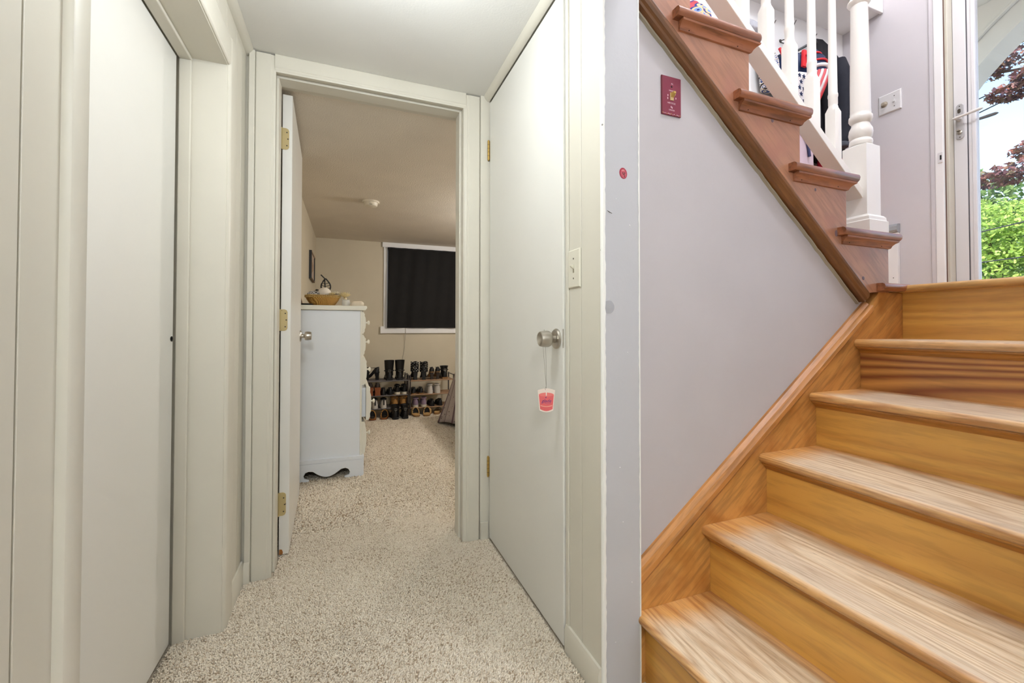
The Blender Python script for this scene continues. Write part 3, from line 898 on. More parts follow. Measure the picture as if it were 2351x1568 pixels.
# ================================================================ LAMPS
def ceiling_lamp(loc, label, power, color, r=.11, rad=.09):
    x, y, z = loc
    t = thing('ceiling_light', label, 'lamp', loc)
    MB().lathe([(r * 1.05, z), (r * 1.05, z - .012), (r * .9, z - .02), (r * .3, z - .021)], (x, y, 0), 'Z', 28).build('base', M['nickel'], t, smooth=40)
    MB().lathe([(r * .95, z - .019), (r * .93, z - .03), (r * .75, z - .055), (r * .45, z - .07), (.002, z - .076)], (x, y, 0), 'Z', 28).build('shade', M['lampglass'], t, smooth=60)
    ld = bpy.data.lights.new('bulb', 'POINT')
    ld.energy = power; ld.color = color; ld.shadow_soft_size = rad
    lo = bpy.data.objects.new('bulb', ld)
    COL.objects.link(lo)
    lo.parent = t
    lo.location = (0, 0, -.25)
    return t
ceiling_lamp((.10, 1.08, HC), 'flush opal ceiling light in the hall', 7.0, (.86, .93, 1))
ceiling_lamp((-.12, -.9, HC), 'added opal fill light behind the viewer', 25, (.86, .93, 1))  # added fill lamp, lifts the lower hall and the dresser
ceiling_lamp((1.75, 3.55, 2.07), 'flush opal ceiling light in the bedroom', 25, (1, .98, .95))
pl_ = thing('fill_pendant', 'added opal globe pendant as fill light in the stairwell', 'lamp', (1.15, .33, 3.3))  # added pendant, hung low so its light reaches under the soffit
MB().lathe([(.05, 4.699), (.05, 4.685), (.01, 4.67)], (1.15, .33, 0), 'Z', 20).build('canopy', M['nickel'], pl_, smooth=40)
MB().tube([(1.15, .33, 4.68), (1.15, .33, 3.60)], .003, 8).build('cord', M['nickel'], pl_)
MB().ball((1.15, .33, 3.52), .10, 24, 14).build('globe', M['lampglass'], pl_, smooth=60)
ld = bpy.data.lights.new('bulb', 'POINT')
ld.energy = 27; ld.color = (.9, .94, 1); ld.shadow_soft_size = .11
lo = bpy.data.objects.new('bulb', ld)
COL.objects.link(lo); lo.parent = pl_; lo.location = (0, 0, .0)
ceiling_lamp((2.3, .65, 4.7), 'added opal fill light high above the landing', 36, (.92, .94, 1), .2, .2)  # added lamp to brighten the east landing wall
#--LAMPS-END

# ================================================================ SMALL THINGS IN HALL AND STAIRS
# ---- hall toggle switch
def switch_plate(name, label, x, y0, y1, z0, z1, mat, toggle=True):
    t = thing(name, label, 'light switch', (x, (y0 + y1) / 2, z0))
    e = .003
    MB().loft([[(x, y0, z0), (x, y1, z0), (x, y1, z1), (x, y0, z1)], [(x - .002, y0, z0), (x - .002, y1, z0), (x - .002, y1, z1), (x - .002, y0, z1)], [(x - .006, y0 + e, z0 + e), (x - .006, y1 - e, z0 + e), (x - .006, y1 - e, z1 - e), (x - .006, y0 + e, z1 - e)]]).build('plate', mat, t, smooth=25)
    return t
sw = switch_plate('light_switch', 'ivory toggle light switch on the narrow cream wall by the right door', .645, 1.0965, 1.1675, 1.125, 1.242, M['ivory'])
yc, zc = 1.132, 1.1835
box(.6385, .6392, yc - .004, yc + .004, zc - .013, zc + .011).build('slot', plain('switch_slot', (168, 160, 138), .5), sw)
MB().loft([[(.639, yc - .0035, zc - .002), (.639, yc + .0035, zc - .002), (.639, yc + .0035, zc + .010), (.639, yc - .0035, zc + .010)], [(.627, yc - .0028, zc + .006), (.627, yc + .0028, zc + .006), (.627, yc + .0028, zc + .0105), (.627, yc - .0028, zc + .0105)]]).build('toggle', M['ivory'], sw, bevel=.0006)
for dz in (-.030, .030):
    MB().lathe([(.003, .6386), (.0005, .6384)], (0, yc, zc + dz), 'X', 10).build('screw', M['hole'], sw)

# ---- stair switch with a burgundy decorative cover
bp = thing('switch_cover', 'burgundy decorative switch cover with small lettering on the mauve stair wall', 'light switch', (.921, 1.03, 1.654))
MB().prism([(.884, 1.654), (.958, 1.654), (.958, 1.773), (.884, 1.773)], 'Y', 1.0255, 1.0298).build('plate', paint('burgundy_print', (128, 48, 68), .4, .04, .02), bp, bevel=.0008)
box(.8842, .8865, 1.0250, 1.0258, 1.655, 1.772).build('edge_band', plain('dark_red_edge', (104, 26, 28), .5), bp)
lt = plain('pale_pink_print', (222, 188, 196), .5)
RT = (radians(90), 0, 0)
put_text('AL', .0075, lt, bp, (.924, 1.0252, 1.749), RT)
put_text('MINISTO', .0062, lt, bp, (.924, 1.0252, 1.7275), RT)
put_text('HEYSTOZ', .0070, lt, bp, (.921, 1.0252, 1.689), RT)
put_text('UNOSA', .0065, lt, bp, (.922, 1.0252, 1.668), RT)
for x, z, a in ((.9075, 1.714, 70), (.907, 1.705, 100), (.936, 1.722, -50), (.938, 1.709, -95), (.9195, 1.680, 60), (.9235, 1.678, 80)):
    MB().ball((x, 1.0253, z), 1.0, 8, 6, (.0016, .0004, .0034)).build('print_mark', lt, bp)
gold = plain('gold_switch', (196, 160, 84), .35)
box(.9155, .9285, 1.0235, 1.0256, 1.700, 1.7235).build('switch_slot', plain('pale_slot', (206, 180, 128), .5), bp, bevel=.0006)
MB().loft([[(.917, 1.0237, 1.709), (.929, 1.0237, 1.709), (.929, 1.0237, 1.7225), (.917, 1.0237, 1.7225)], [(.920, 1.013, 1.717), (.928, 1.013, 1.717), (.928, 1.013, 1.7235), (.920, 1.013, 1.7235)]]).build('toggle', gold, bp, bevel=.0008)
MB().lathe([(.003, 1.0254), (.0005, 1.0250)], (.922, 0, 1.7425), 'Y', 10).build('screw', M['dark'], bp)
for k in range(13):
    x = .8875 + k * .0055
    MB().ball((x, 1.0253, 1.6575 + random.uniform(-.001, .0015)), 1.0, 7, 5, (random.uniform(.0014, .0026), .0005, random.uniform(.0009, .0018))).build('print_pebble', lt if k % 3 else gold, bp)

# ---- oval sticker and clear hook disc on the grey post
stk = thing('sticker', 'small red oval sticker on the grey post', 'sticker', (.714, .985, 1.421))
def ell(cx, cz, rx, rz_, tilt, n=28):
    return [(cx + rx * cos(a) * cos(tilt) - rz_ * sin(a) * sin(tilt), cz + rx * cos(a) * sin(tilt) + rz_ * sin(a) * cos(tilt)) for a in [2 * pi * i / n for i in range(n)]]
MB().prism(ell(.714, 1.434, .0125, .0155, radians(12)), 'Y', .9844, .98498).build('disc', plain('sticker_red', (168, 52, 72), .35), stk)
MB().prism(ell(.7145, 1.4325, .0095, .012, radians(12)), 'Y', .9841, .9844).build('inner_disc', plain('sticker_pink', (196, 92, 104), .35), stk)
bk = plain('sticker_print', (40, 26, 22), .5)
for x, z, rx, rz_ in ((.7125, 1.4345, .0022, .0016), (.7185, 1.435, .002, .0017), (.7155, 1.431, .0035, .0012), (.7180, 1.426, .0009, .004)):
    MB().prism(ell(x, z, rx, rz_, .1, 10), 'Y', .9839, .9841).build('print_mark', bk, stk)
MB().prism(ell(.713, 1.4425, .0055, .0012, .15, 12), 'Y', .9839, .9841).build('print_mark', plain('sticker_light', (226, 168, 160), .4), stk)
dm, nt, b = newmat('clear_plastic_disc')
b.inputs['Base Color'].default_value = S(226, 226, 230)
b.inputs['Roughness'].default_value = 0.12
b.inputs['Alpha'].default_value = 0.3
hk = thing('adhesive_disc', 'clear round adhesive disc on the left edge of the grey post', 'hook', (.6625, .985, 1.041))
MB().lathe([(.018, .985), (.018, .9835), (.0165, .9825), (.0135, .9832), (.0115, .9826), (.010, .9818), (.002, .9818)], (.6645, 0, 1.060), 'Y', 30).build('disc', dm, hk, smooth=40)

# ---- hanging card air freshener
fx, fy = .588, 1.216
af = thing('air_freshener', 'pink candle-shaped card air freshener hanging from the door knob', 'air freshener', (fx, fy, .742))
def card(z0, z1, w0, w1, thk, y_off=0, bulge=.006, n=10):
    o = []
    for i in range(n + 1):
        t = i / n
        o.append((-w0 + 2 * w0 * t, z0 - bulge * sin(pi * t)))
    for i in range(n + 1):
        t = i / n
        o.append((w1 - 2 * w1 * t, z1 + bulge * sin(pi * t)))
    return o
ang = radians(22)     # the card is turned towards the stairs
def card_build(name, poly, mat, d, th):
    c, s_ = cos(ang), sin(ang)
    # card plane spans direction u = (c, -s) ; normal n = (-s, -c)
    R0 = [(fx + u * c - s_ * d, fy - u * s_ - c * d, z) for u, z in poly]
    R1 = [(fx + u * c - s_ * (d + th), fy - u * s_ - c * (d + th), z) for u, z in poly]
    return MB().loft([R0, R1]).build(name, mat, af)
card_build('card', card(.7425, .806, .0215, .0275, .001), plain('card_white', (240, 222, 210), .5), 0, .0008)
card_build('print', card(.7465, .793, .0195, .0238, .001), plain('card_coral', (232, 104, 106), .45), .0008, .0002)
card_build('print_top', [(.0232 * cos(2 * pi * i / 24), .7925 + .0062 * sin(2 * pi * i / 24)) for i in range(24)], plain('card_coral_light', (238, 128, 122), .45), .0010, .0002)
card_build('print_band', [(-.0185 + .037 * i / 10, .7565 - .003 * sin(pi * i / 10)) for i in range(11)] + [(.0185 - .037 * i / 10, .7595 - .0035 * sin(pi * i / 10)) for i in range(11)], plain('card_pale', (244, 170, 150), .45), .0010, .0002)
card_build('wick', [(-.0012, .789), (.0012, .789), (.0016, .800), (-.0016, .800)], plain('wick_white', (250, 240, 230), .5), .0012, .0002)
c_, s__ = cos(ang), sin(ang)
lx = put_text('glade', .0145, plain('purple_print', (96, 52, 130), .5), af, (fx - s__ * .0013, fy - c_ * .0013, .768), (radians(90), radians(0), -ang), shear=.35)
MB().tube([(fx + u * c_ - s__ * .0012, fy - u * s__ - c_ * .0012, .7665 - .0025 * sin(pi * (u + .006) / .02)) for u in [-.006 + .02 * i / 8 for i in range(9)]], .0004, 5).build('underline', plain('purple_line', (110, 60, 130), .5), af)
MB().ball((fx - .002, fy - .0012, .7835), .0018, 8, 6).build('print_flower', plain('purple_dot', (90, 50, 130), .5), af)
st = plain('grey_string', (150, 142, 130), .8)
MB().tube([(.593, 1.234, .957), (.592, 1.226, .90), (fx, fy, .812), (fx, fy, .803)], .00055, 5).build('string', st, af)
MB().tube([(.585, 1.234, .944), (.586, 1.228, .90), (fx, fy, .812)], .00055, 5).build('string', st, af)
MB().tube([(.593, 1.234, .957), (.589, 1.234, .9985), (.585, 1.234, .944)], .00055, 5).build('string_loop', st, af)
MB().tube([(fx, fy, .812), (fx - .003, fy, .817), (fx - .004, fy, .811), (fx - .003, fy, .807)], .0006, 5).build('knot', plain('dark_knot', (90, 80, 70), .8), af)

# ---- double wall plate on the landing wall
wp = thing('wall_plate', 'white double plate with dimmer knob and switch on the landing wall', 'light switch', (EX, 1.52, 2.287))
MB().loft([[(EX - .0002, y, z) for y, z in ((1.463, 2.287), (1.577, 2.287), (1.577, 2.403), (1.463, 2.403))], [(EX - .004, y, z) for y, z in ((1.463, 2.287), (1.577, 2.287), (1.577, 2.403), (1.463, 2.403))], [(EX - .008, y, z) for y, z in ((1.468, 2.292), (1.572, 2.292), (1.572, 2.398), (1.468, 2.398))]]).build('plate', M['wplastic'], wp, smooth=25)
MB().lathe([(.017, EX - .008), (.017, EX - .0095), (.014, EX - .010), (.012, EX - .0095), (.0105, EX - .024), (.009, EX - .026), (.0005, EX - .0265)], (0, 1.545, 2.345), 'X', 20).build('dimmer_knob', plain('aged_knob', (176, 166, 150), .4), wp, smooth=40)
MB().box(EX - .0165, EX - .007, 1.4925, 1.4995, 2.338, 2.352).build('toggle', M['wplastic'], wp, bevel=.001)
for z in (2.315, 2.375):
    MB().lathe([(.003, EX - .0082), (.0005, EX - .0086)], (0, 1.496, z), 'X', 10).build('screw', M['hole'], wp)

# ---- white convector panel low on the landing wall
hv = thing('wall_heater', 'white panel heater with grey top low on the landing wall', 'heater', (EX - .03, 1.62, LZ))
box(EX - .022, EX - .0005, 1.482, 1.77, LZ + .005, 1.565).build('panel', M['white'], hv, bevel=.003)
box(EX - .026, EX - .0215, 1.49, 1.765, LZ + .02, LZ + .075).build('kick_strip', M['white'], hv, bevel=.002)
MB().prism([(EX - .0005, 1.566), (EX - .026, 1.566), (EX - .034, 1.578), (EX - .034, 1.600), (EX - .024, 1.614), (EX - .0005, 1.616)], 'Y', 1.480, 1.77).build('top_grille', plain('grey_metal', (168, 172, 176), .4, .3), hv, smooth=30)
for z in (1.30, 1.215):
    MB().lathe([(.0028, EX - .0224), (.0005, EX - .0232)], (0, 1.505, z), 'X', 8).build('screw', M['hole'], hv)

# ================================================================ COATS ON HOOKS
wire = plain('dark_wire', (92, 88, 84), .4, .6)
def wire_hook(x, z, label):
    t = thing('coat_hook', label, 'coat hook', (x, NY, z), 'wire hooks on the stairwell wall')
    MB().lathe([(.010, NY - .0003), (.009, NY - .004), (.002, NY - .005)], (x, 0, z), 'Y', 12).build('base', wire, t)
    MB().tube([(x, NY - .003, z), (x - .004, NY - .03, z - .01), (x, NY - .055, z + .002), (x + .012, NY - .06, z + .03), (x + .034, NY - .075, z + .085)], [.003, .003, .003, .0028, .0026], 8).build('prong', wire, t, smooth=60)
    MB().tube([(x, NY - .003, z - .01), (x, NY - .03, z - .034), (x, NY - .045, z - .03), (x + .014, NY - .05, z + .0)], .0028, 8).build('lower_prong', wire, t, smooth=60)
wire_hook(2.25, 2.69, 'wire coat hook above the patterned pouch')
wire_hook(2.42, 2.735, 'wire coat hook left of the navy jacket, tallest prong')
wire_hook(2.60, 2.70, 'wire coat hook holding the black jacket')

def garment(rows, seed, folds=6, amp=.06, n=36, back=NY - .012):
    """rows: (z, cx, halfwidth, depth); a hanging shape flattened against the wall"""
    r = random.Random(seed)
    ph = [r.uniform(0, 6.28) for _ in range(4)]
    rings = []
    for z, cx, hw, dp in rows:
        ring = []
        for i in range(n):
            a = 2 * pi * i / n
            u, v = cos(a), sin(a)
            k = 1 + amp * sin(folds * a + ph[0] + 3 * z) + amp * .6 * sin((folds + 3) * a + ph[1] - 7 * z)
            y = back - dp * .5 - dp * .5 * v * k
            ring.append((cx + hw * u * (1 + .03 * sin(9 * z + ph[2])), min(y, back), z))
        rings.append(ring)
    return MB().loft(rings)
def smooth_rows(rows, k=4):
    out = []
    for a, b_ in zip(rows[:-1], rows[1:]):
        for j in range(k):
            t = j / k
            out.append(tuple(p + (q_ - p) * t for p, q_ in zip(a, b_)))
    return out + [rows[-1]]

def cloth(name, rgb, rgb2=None, scale=220, rough=.85):
    m, nt, b = newmat(name)
    v = objco(nt)
    c = S(*rgb)
    c2 = S(*rgb2) if rgb2 else tuple(x * .7 for x in c[:3]) + (1,)
    nt.links.new(mixc(nt, noise(nt, v, 12, 3), c2, c), b.inputs['Base Color'])
    b.inputs['Roughness'].default_value = rough
    b.inputs['Specular IOR Level'].default_value = .25
    bumpn(nt, b, noise(nt, v, scale, 2), .2, .003)
    return m
jb = cloth('charcoal_jacket_cloth', (30, 30, 36), (16, 16, 20))
t = thing('jacket', 'black hooded jacket hanging in the stairwell corner', 'jacket', (2.75, 1.70, 1.98))
garment(smooth_rows([(2.79, 2.69, .015, .03), (2.765, 2.69, .04, .06), (2.71, 2.695, .095, .09), (2.64, 2.70, .145, .11), (2.50, 2.715, .155, .12), (2.35, 2.735, .14, .125), (2.20, 2.735, .135, .12), (2.06, 2.735, .125, .11), (2.03, 2.735, .12, .10)]), 3, 7, .07).build('body', jb, t, smooth=60)
slv = MB().tube([(2.76, 1.66, 2.62), (2.765, 1.635, 2.50), (2.755, 1.63, 2.34), (2.735, 1.63, 2.16), (2.73, 1.635, 2.09)], [.04, .05, .048, .042, .036], 14)
slv.build('sleeve', cloth('charcoal_sleeve', (44, 46, 56), (26, 27, 34)), t, smooth=60)
MB().tube([(2.66, 1.67, 2.55), (2.65, 1.655, 2.4), (2.66, 1.65, 2.25), (2.66, 1.655, 2.1)], [.035, .042, .04, .034], 14).build('sleeve', jb, t, smooth=60)
MB().lathe([(.04, 2.078), (.043, 2.085), (.043, 2.10), (.04, 2.105)], (2.73, 1.635, 0), 'Z', 16).build('cuff', plain('grey_cuff', (70, 74, 84), .8), t)

rc = cloth('red_cloth', (176, 22, 44), (120, 12, 30))
t = thing('sweater', 'red sweater hanging below the black jacket', 'sweater', (2.78, 1.68, 1.80))
garment(smooth_rows([(2.10, 2.78, .10, .07), (2.0, 2.78, .13, .10), (1.88, 2.775, .14, .11), (1.80, 2.77, .13, .10)]), 5, 8, .08, back=NY - .02).build('body', rc, t, smooth=60)

# navy flag-print windbreaker
nav = cloth('navy_shell_fabric', (34, 52, 92), (20, 32, 62), 120, .5)
red = plain('red_piping', (214, 34, 44), .6)
whc = plain('white_print', (238, 234, 236), .6)
t = thing('jacket', 'navy windbreaker with red stripes and star print on the hooks', 'jacket', (2.49, 1.68, 2.24))
garment(smooth_rows([(2.60, 2.40, .05, .06), (2.585, 2.40, .09, .11), (2.55, 2.40, .11, .14), (2.50, 2.405, .12, .155), (2.42, 2.42, .13, .15), (2.34, 2.41, .11, .13), (2.27, 2.40, .095, .11), (2.235, 2.395, .07, .07)]), 9, 6, .09).build('body', nav, t, smooth=60)
sl = MB().tube([(2.42, 1.61, 2.55), (2.445, 1.59, 2.50), (2.45, 1.58, 2.42), (2.43, 1.585, 2.34), (2.41, 1.595, 2.26)], [.042, .050, .047, .042, .034], 16).build('sleeve', nav, t, smooth=60)
# red and white striped lower sleeve panel: separate stripes wrapped round the sleeve
def sleeve_pt(tq, a, dr=.003):
    P = [(2.42, 1.61, 2.55, .042), (2.445, 1.59, 2.50, .050), (2.45, 1.58, 2.42, .047), (2.43, 1.585, 2.34, .042), (2.41, 1.595, 2.26, .034)]
    i = min(int(tq), 3); f = tq - i
    q_ = [P[i][j] + (P[i + 1][j] - P[i][j]) * f for j in range(4)]
    return (q_[0] + (q_[3] + dr) * cos(a), q_[1] + (q_[3] + dr) * sin(a), q_[2])
for k in range(8):
    a = radians(190 + k * 17)
    MB().tube([sleeve_pt(1.9 + .25 * j, a - .05 * j) for j in range(9)], .0085 if k % 2 else .0075, 8).build('stripe', red if k in (0, 7) else (whc if k % 2 else plain('soft_red', (226, 96, 104), .6)), sl, smooth=60)
MB().tube([sleeve_pt(.35, radians(150 + 20 * j), .004) for j in range(10)], .005, 8).build('piping', red, sl, smooth=60)
MB().tube([sleeve_pt(1.15, radians(170 + 18 * j), .004) for j in range(10)], .005, 8).build('piping', red, sl, smooth=60)
MB().tube([sleeve_pt(1.55, radians(190 + 15 * j), .003) for j in range(9)], .010, 8).build('white_band', whc, sl, smooth=60)
MB().loft([[(2.385 - .008 * k + dx, 1.612 - .004 * k, z) for dx in (-.016, .016)] + [(2.385 - .008 * k + dx, 1.600 - .004 * k, z) for dx in (.016, -.016)] for k, z in enumerate((2.565, 2.53, 2.495, 2.46))]).build('red_stripe', red, t)
for bx_, n_ in ((2.315, 5), (2.35, 6), (2.385, 6)):
    for j in range(n_):
        z = 2.40 - j * .034
        pts = []
        for i in range(10):
            r_2 = .014 if i % 2 == 0 else .006
            pts.append((bx_ + r_2 * sin(2 * pi * i / 10) + (.012 if j % 2 else 0), z + r_2 * cos(2 * pi * i / 10)))
        MB().prism(pts, 'Y', 1.586, 1.589).build('star', nav, t)
MB().loft([[(2.295, 1.640, z), (2.33, 1.600, z), (2.38, 1.590, z), (2.415, 1.592, z), (2.415, 1.605, z), (2.38, 1.604, z), (2.33, 1.614, z), (2.30, 1.65, z)] for z in (2.43, 2.36, 2.28, 2.21)]).build('star_panel', whc, t, smooth=50)
MB().tube([(2.40, 1.67, 2.60), (2.48, 1.66, 2.65), (2.56, 1.66, 2.70), (2.60, 1.68, 2.71)], .007, 8).build('hanger_loop', plain('grey_loop', (70, 72, 76), .6), t, smooth=60)

# patterned pouch
def pattern_mat(name, cols, scale):
    m, nt, b = newmat(name)
    n = nt.nodes.new('ShaderNodeTexVoronoi')
    n.inputs['Scale'].default_value = scale
    nt.links.new(objco(nt, (1, 1, 1.8)), n.inputs['Vector'])
    col = ramp(nt, n.outputs['Distance'], [(i / (len(cols) - 1) * .7, S(*c)[:3]) for i, c in enumerate(cols)], 'CONSTANT')
    nt.links.new(col, b.inputs['Base Color'])
    b.inputs['Roughness'].default_value = .8
    return m
pm = pattern_mat('paisley_print', [(26, 28, 40), (232, 226, 210), (40, 70, 130), (236, 230, 220), (60, 50, 50)], 34)
t = thing('pouch', 'patterned fabric pouch with red edge hanging from a wire hook', 'bag', (2.24, 1.68, 2.38))
garment(smooth_rows([(2.625, 2.235, .02, .04), (2.60, 2.235, .05, .07), (2.54, 2.24, .065, .09), (2.45, 2.25, .065, .09), (2.38, 2.255, .05, .07)]), 12, 5, .05).build('body', pm, t, smooth=60)
MB().tube([(2.285, 1.68, 2.60), (2.30, 1.665, 2.54), (2.30, 1.66, 2.45), (2.275, 1.66, 2.39)], .008, 8).build('edge', red, t, smooth=60)
MB().tube([(2.235, 1.74, 2.61), (2.232, 1.735, 2.66), (2.245, 1.715, 2.70), (2.258, 1.73, 2.66), (2.245, 1.74, 2.61)], .003, 6).build('loop', plain('pale_loop', (200, 196, 190), .7), t)

# pale bag on the landing side below the rail
t = thing('tote_bag', 'pale pink bag with navy strap seen below the white rail', 'bag', (2.48, 1.69, 1.9))
garment(smooth_rows([(2.19, 2.47, .05, .05), (2.15, 2.47, .10, .08), (2.05, 2.47, .12, .10), (1.92, 2.47, .12, .10)]), 15, 5, .03).build('body', cloth('pale_pink_cloth', (232, 214, 224), (214, 192, 206)), t, smooth=60)
MB().tube([(2.475, 1.665, 2.18), (2.478, 1.658, 2.10), (2.49, 1.655, 2.0)], .008, 8).build('strap', plain('navy_strap', (62, 68, 112), .7), t, smooth=60)

# colourful folded scarf on the wall by the upper steps
hm = pattern_mat('blue_scarf_print', [(24, 40, 110), (120, 150, 200), (230, 190, 140), (40, 60, 130), (200, 80, 90)], 16)
t = thing('scarf', 'bunched blue multicoloured scarf hanging behind the top visible step', 'scarf', (1.70, 1.69, 2.55))
garment(smooth_rows([(2.74, 1.70, .02, .04), (2.71, 1.70, .06, .07), (2.66, 1.71, .085, .1), (2.60, 1.715, .09, .1), (2.55, 1.715, .07, .08)]), 21, 6, .1).build('body', hm, t, smooth=60)
t = thing('cap', 'pale grey crumpled cap hanging beside the stair balusters', 'hat', (2.10, 1.69, 2.66))
garment(smooth_rows([(2.745, 2.10, .02, .03), (2.735, 2.10, .05, .06), (2.71, 2.105, .06, .08), (2.68, 2.105, .055, .08), (2.665, 2.105, .04, .06)]), 22, 6, .08).build('crown', cloth('pale_grey_cloth', (206, 208, 214), (170, 172, 180)), t, smooth=60)
MB().prism(ell(2.115, 1.628, .045, .03, 0, 18), 'Z', 2.664, 2.670).build('brim', plain('grey_brim', (150, 152, 160), .8), t)

# ================================================================ BEDROOM
# ---- black curtain over the window
def curtain():
    n, m_ = 60, 24
    x0, x1, z0, z1 = .462, 1.70, 1.012, 2.005
    rows0, rows1 = [], []
    for j in range(m_ + 1):
        z = z0 + (z1 - z0) * j / m_
        f = (z1 - z) / (z1 - z0)
        r = []
        for i in range(n + 1):
            u = i / n
            x = x0 + (x1 - x0) * u - .012 * f * (1 - u)
            y = BY - .048 - .010 * sin(u * 21 + 1.5 * f) * (.35 + .65 * f) * (1 if u < .25 else .45) - .006 * sin(u * 47 + 3 * f) - .004 * f - .003 * sin(f * 3 * pi * 2)
            r.append((x, y, z))
        rows0.append(r)
        rows1.append([(p[0], p[1] + .003, p[2]) for p in r])
    mb = MB()
    V = [p for r in rows0 for p in r] + [p for r in rows1 for p in r]
    W_ = n + 1
    o = W_ * (m_ + 1)
    F = []
    for j in range(m_):
        for i in range(n):
            a = j * W_ + i
            F.append((a, a + 1, a + W_ + 1, a + W_))
            F.append((o + a, o + a + W_, o + a + W_ + 1, o + a + 1))
    for i in range(n):
        F.append((i, o + i, o + i + 1, i + 1)); a = m_ * W_ + i
        F.append((a, a + 1, o + a + 1, o + a))
    for j in range(m_):
        a = j * W_
        F.append((a, a + W_, o + a + W_, o + a)); b_ = a + n
        F.append((b_, o + b_, o + b_ + W_, b_ + W_))
    return mb.add(V, F)
t = thing('curtain', 'black blackout cloth hung over the bedroom window', 'curtain', (1.08, BY - .04, 1.01))
curtain().build('cloth', cloth('blackout_cloth', (30, 28, 27), (22, 21, 21), 300, .8), t, smooth=50)
MB().tube([(.455, BY - .046, 1.993), (1.72, BY - .046, 1.993)], .012, 10).build('hem_rod', M['black'], t, smooth=50)
t = MB().tube([(.676, BY - .034, 1.02), (.676, BY - .036, .94), (.672, BY - .012, .85), (.665, BY - .006, .72), (.64, BY - .006, .62), (.62, BY - .008, .52)], .0032, 6).build('cable', plain('white_cable', (196, 188, 172), .6), smooth=60)
tag(t, 'thin pale cable hanging from the bedroom window sill', 'cable')
# ---- smoke detector
t = thing('smoke_detector', 'round white smoke detector on the bedroom ceiling', 'smoke detector', (.175, 3.74, 2.07))
MB().lathe([(.070, 2.0698), (.070, 2.060), (.066, 2.056), (.060, 2.056)], (.175, 3.74, 0), 'Z', 30).build('base', plain('cream_plastic', (232, 222, 202), .45), t, smooth=40)
MB().lathe([(.058, 2.056), (.055, 2.040), (.050, 2.030), (.040, 2.026), (.001, 2.025)], (.175, 3.74, 0), 'Z', 30).build('cover', plain('cream_plastic2', (230, 220, 200), .45), t, smooth=40)
box(.165, .185, 3.687, 3.692, 2.0335, 2.0385).build('indicator', M['dark'], t)
# ---- hanging sign on the left wall
t = thing('wall_sign', 'narrow pale sign in a dark frame on the left bedroom wall', 'sign', (BX, 4.76, 1.49))
box(BX + .0005, BX + .024, 4.53, 4.545, 1.49, 1.765).build('frame_side', M['blackl'], t)
box(BX + .0005, BX + .024, 4.975, 4.99, 1.49, 1.765).build('frame_side', M['blackl'], t)
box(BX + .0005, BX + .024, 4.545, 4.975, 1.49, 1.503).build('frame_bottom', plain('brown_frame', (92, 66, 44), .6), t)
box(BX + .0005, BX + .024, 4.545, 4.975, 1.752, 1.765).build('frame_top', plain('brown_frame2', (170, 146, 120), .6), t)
pn = box(BX + .0005, BX + .014, 4.545, 4.975, 1.503, 1.752).build('panel', plain('whitewashed_panel', (192, 172, 154), .7), t)
for k in range(4):
    box(BX + .014, BX + .0148, 4.60 + .08 * k, 4.64 + .08 * k, 1.54 + .02 * k, 1.70 - .01 * k).build('print_bar', plain('faded_print', (150, 116, 84), .7), pn)

# ---- dresser
DXa, DXb, DYa, DYb = -.346, .094, 3.08, 3.96
t = thing('dresser', 'tall white dresser with knobbed drawers beside the bedroom door', 'dresser', (-.12, 3.5, 0))
box(DXa, DXb - .012, DYa, DYa + .02, .135, 1.124).build('side_panel', M['dress'], t, bevel=.002)
box(DXa, DXb - .012, DYb - .02, DYb, .135, 1.124).build('side_panel', M['dress'], t, bevel=.002)
box(DXa, DXa + .012, DYa + .02, DYb - .02, .135, 1.124).build('back_panel', M['dress'], t)
box(DXa + .012, DXb - .04, DYa + .02, DYb - .02, .135, .15).build('bottom_panel', M['dress'], t)
box(DXb - .012, DXb, DYa, DYa + .03, .135, 1.124).build('stile', M['dress2'], t, bevel=.002)
box(DXb - .012, DXb, DYb - .03, DYb, .135, 1.124).build('stile', M['dress2'], t, bevel=.002)
tp = MB().prism([(DXa - .004, 1.125), (.112, 1.125), (.118, 1.131), (.124, 1.140), (.124, 1.152), (.119, 1.156), (DXa - .004, 1.156)], 'Y', DYa - .022, DYb + .022).build('top', M['dress2'], t, smooth=30, bevel=.004)
# moulding above the base, then the scalloped base
MB().prism([(DXa, .118), (.106, .118), (.112, .124), (.110, .134), (.100, .140), (DXa, .140)], 'Y', DYa - .014, DYb + .014).build('base_moulding', M['dress'], t, smooth=30)
def scallop(x0, x1, nseg=14):
    """outline of a bracket base board, feet at both ends"""
    o = [(x0, 0), (x0, .116), (x1, .116), (x1, 0), (x1 - .115, 0), (x1 - .120, .012), (x1 - .09, .022), (x1 - .085, .040), (x1 - .095, .060), (x1 - .115, .068), (x1 - .14, .064)]
    L = (x1 - .14) - (x0 + .14)
    for i in range(1, nseg):
        f = i / nseg
        o.append((x1 - .14 - L * f, .064 - .042 * sin(pi * f)))
    o += [(x0 + .14, .064), (x0 + .115, .068), (x0 + .095, .060), (x0 + .085, .040), (x0 + .09, .022), (x0 + .12, .012), (x0 + .115, 0)]
    return o
MB().prism(scallop(DXa, .106), 'Y', DYa - .012, DYa + .010).build('base_board', M['dress'], t, bevel=.003)
MB().prism(scallop(DXa, .106), 'Y', DYb - .010, DYb + .012).build('base_board', M['dress'], t, bevel=.003)
MB().prism([(y, z) for y, z in scallop(DYa + .011, DYb - .011)], 'X', .088, .110).build('base_board', M['dress'], t, bevel=.003)
box(DXa + .02, .08, DYa + .03, DYb - .03, .10, .112).build('dust_panel', M['dark'], t)
zb = [(.965, 1.118, .118, .0), (.815, .960, .118, .0), (.612, .808, .126, .0), (.372, .606, .122, .034), (.142, .366, .122, .004)]
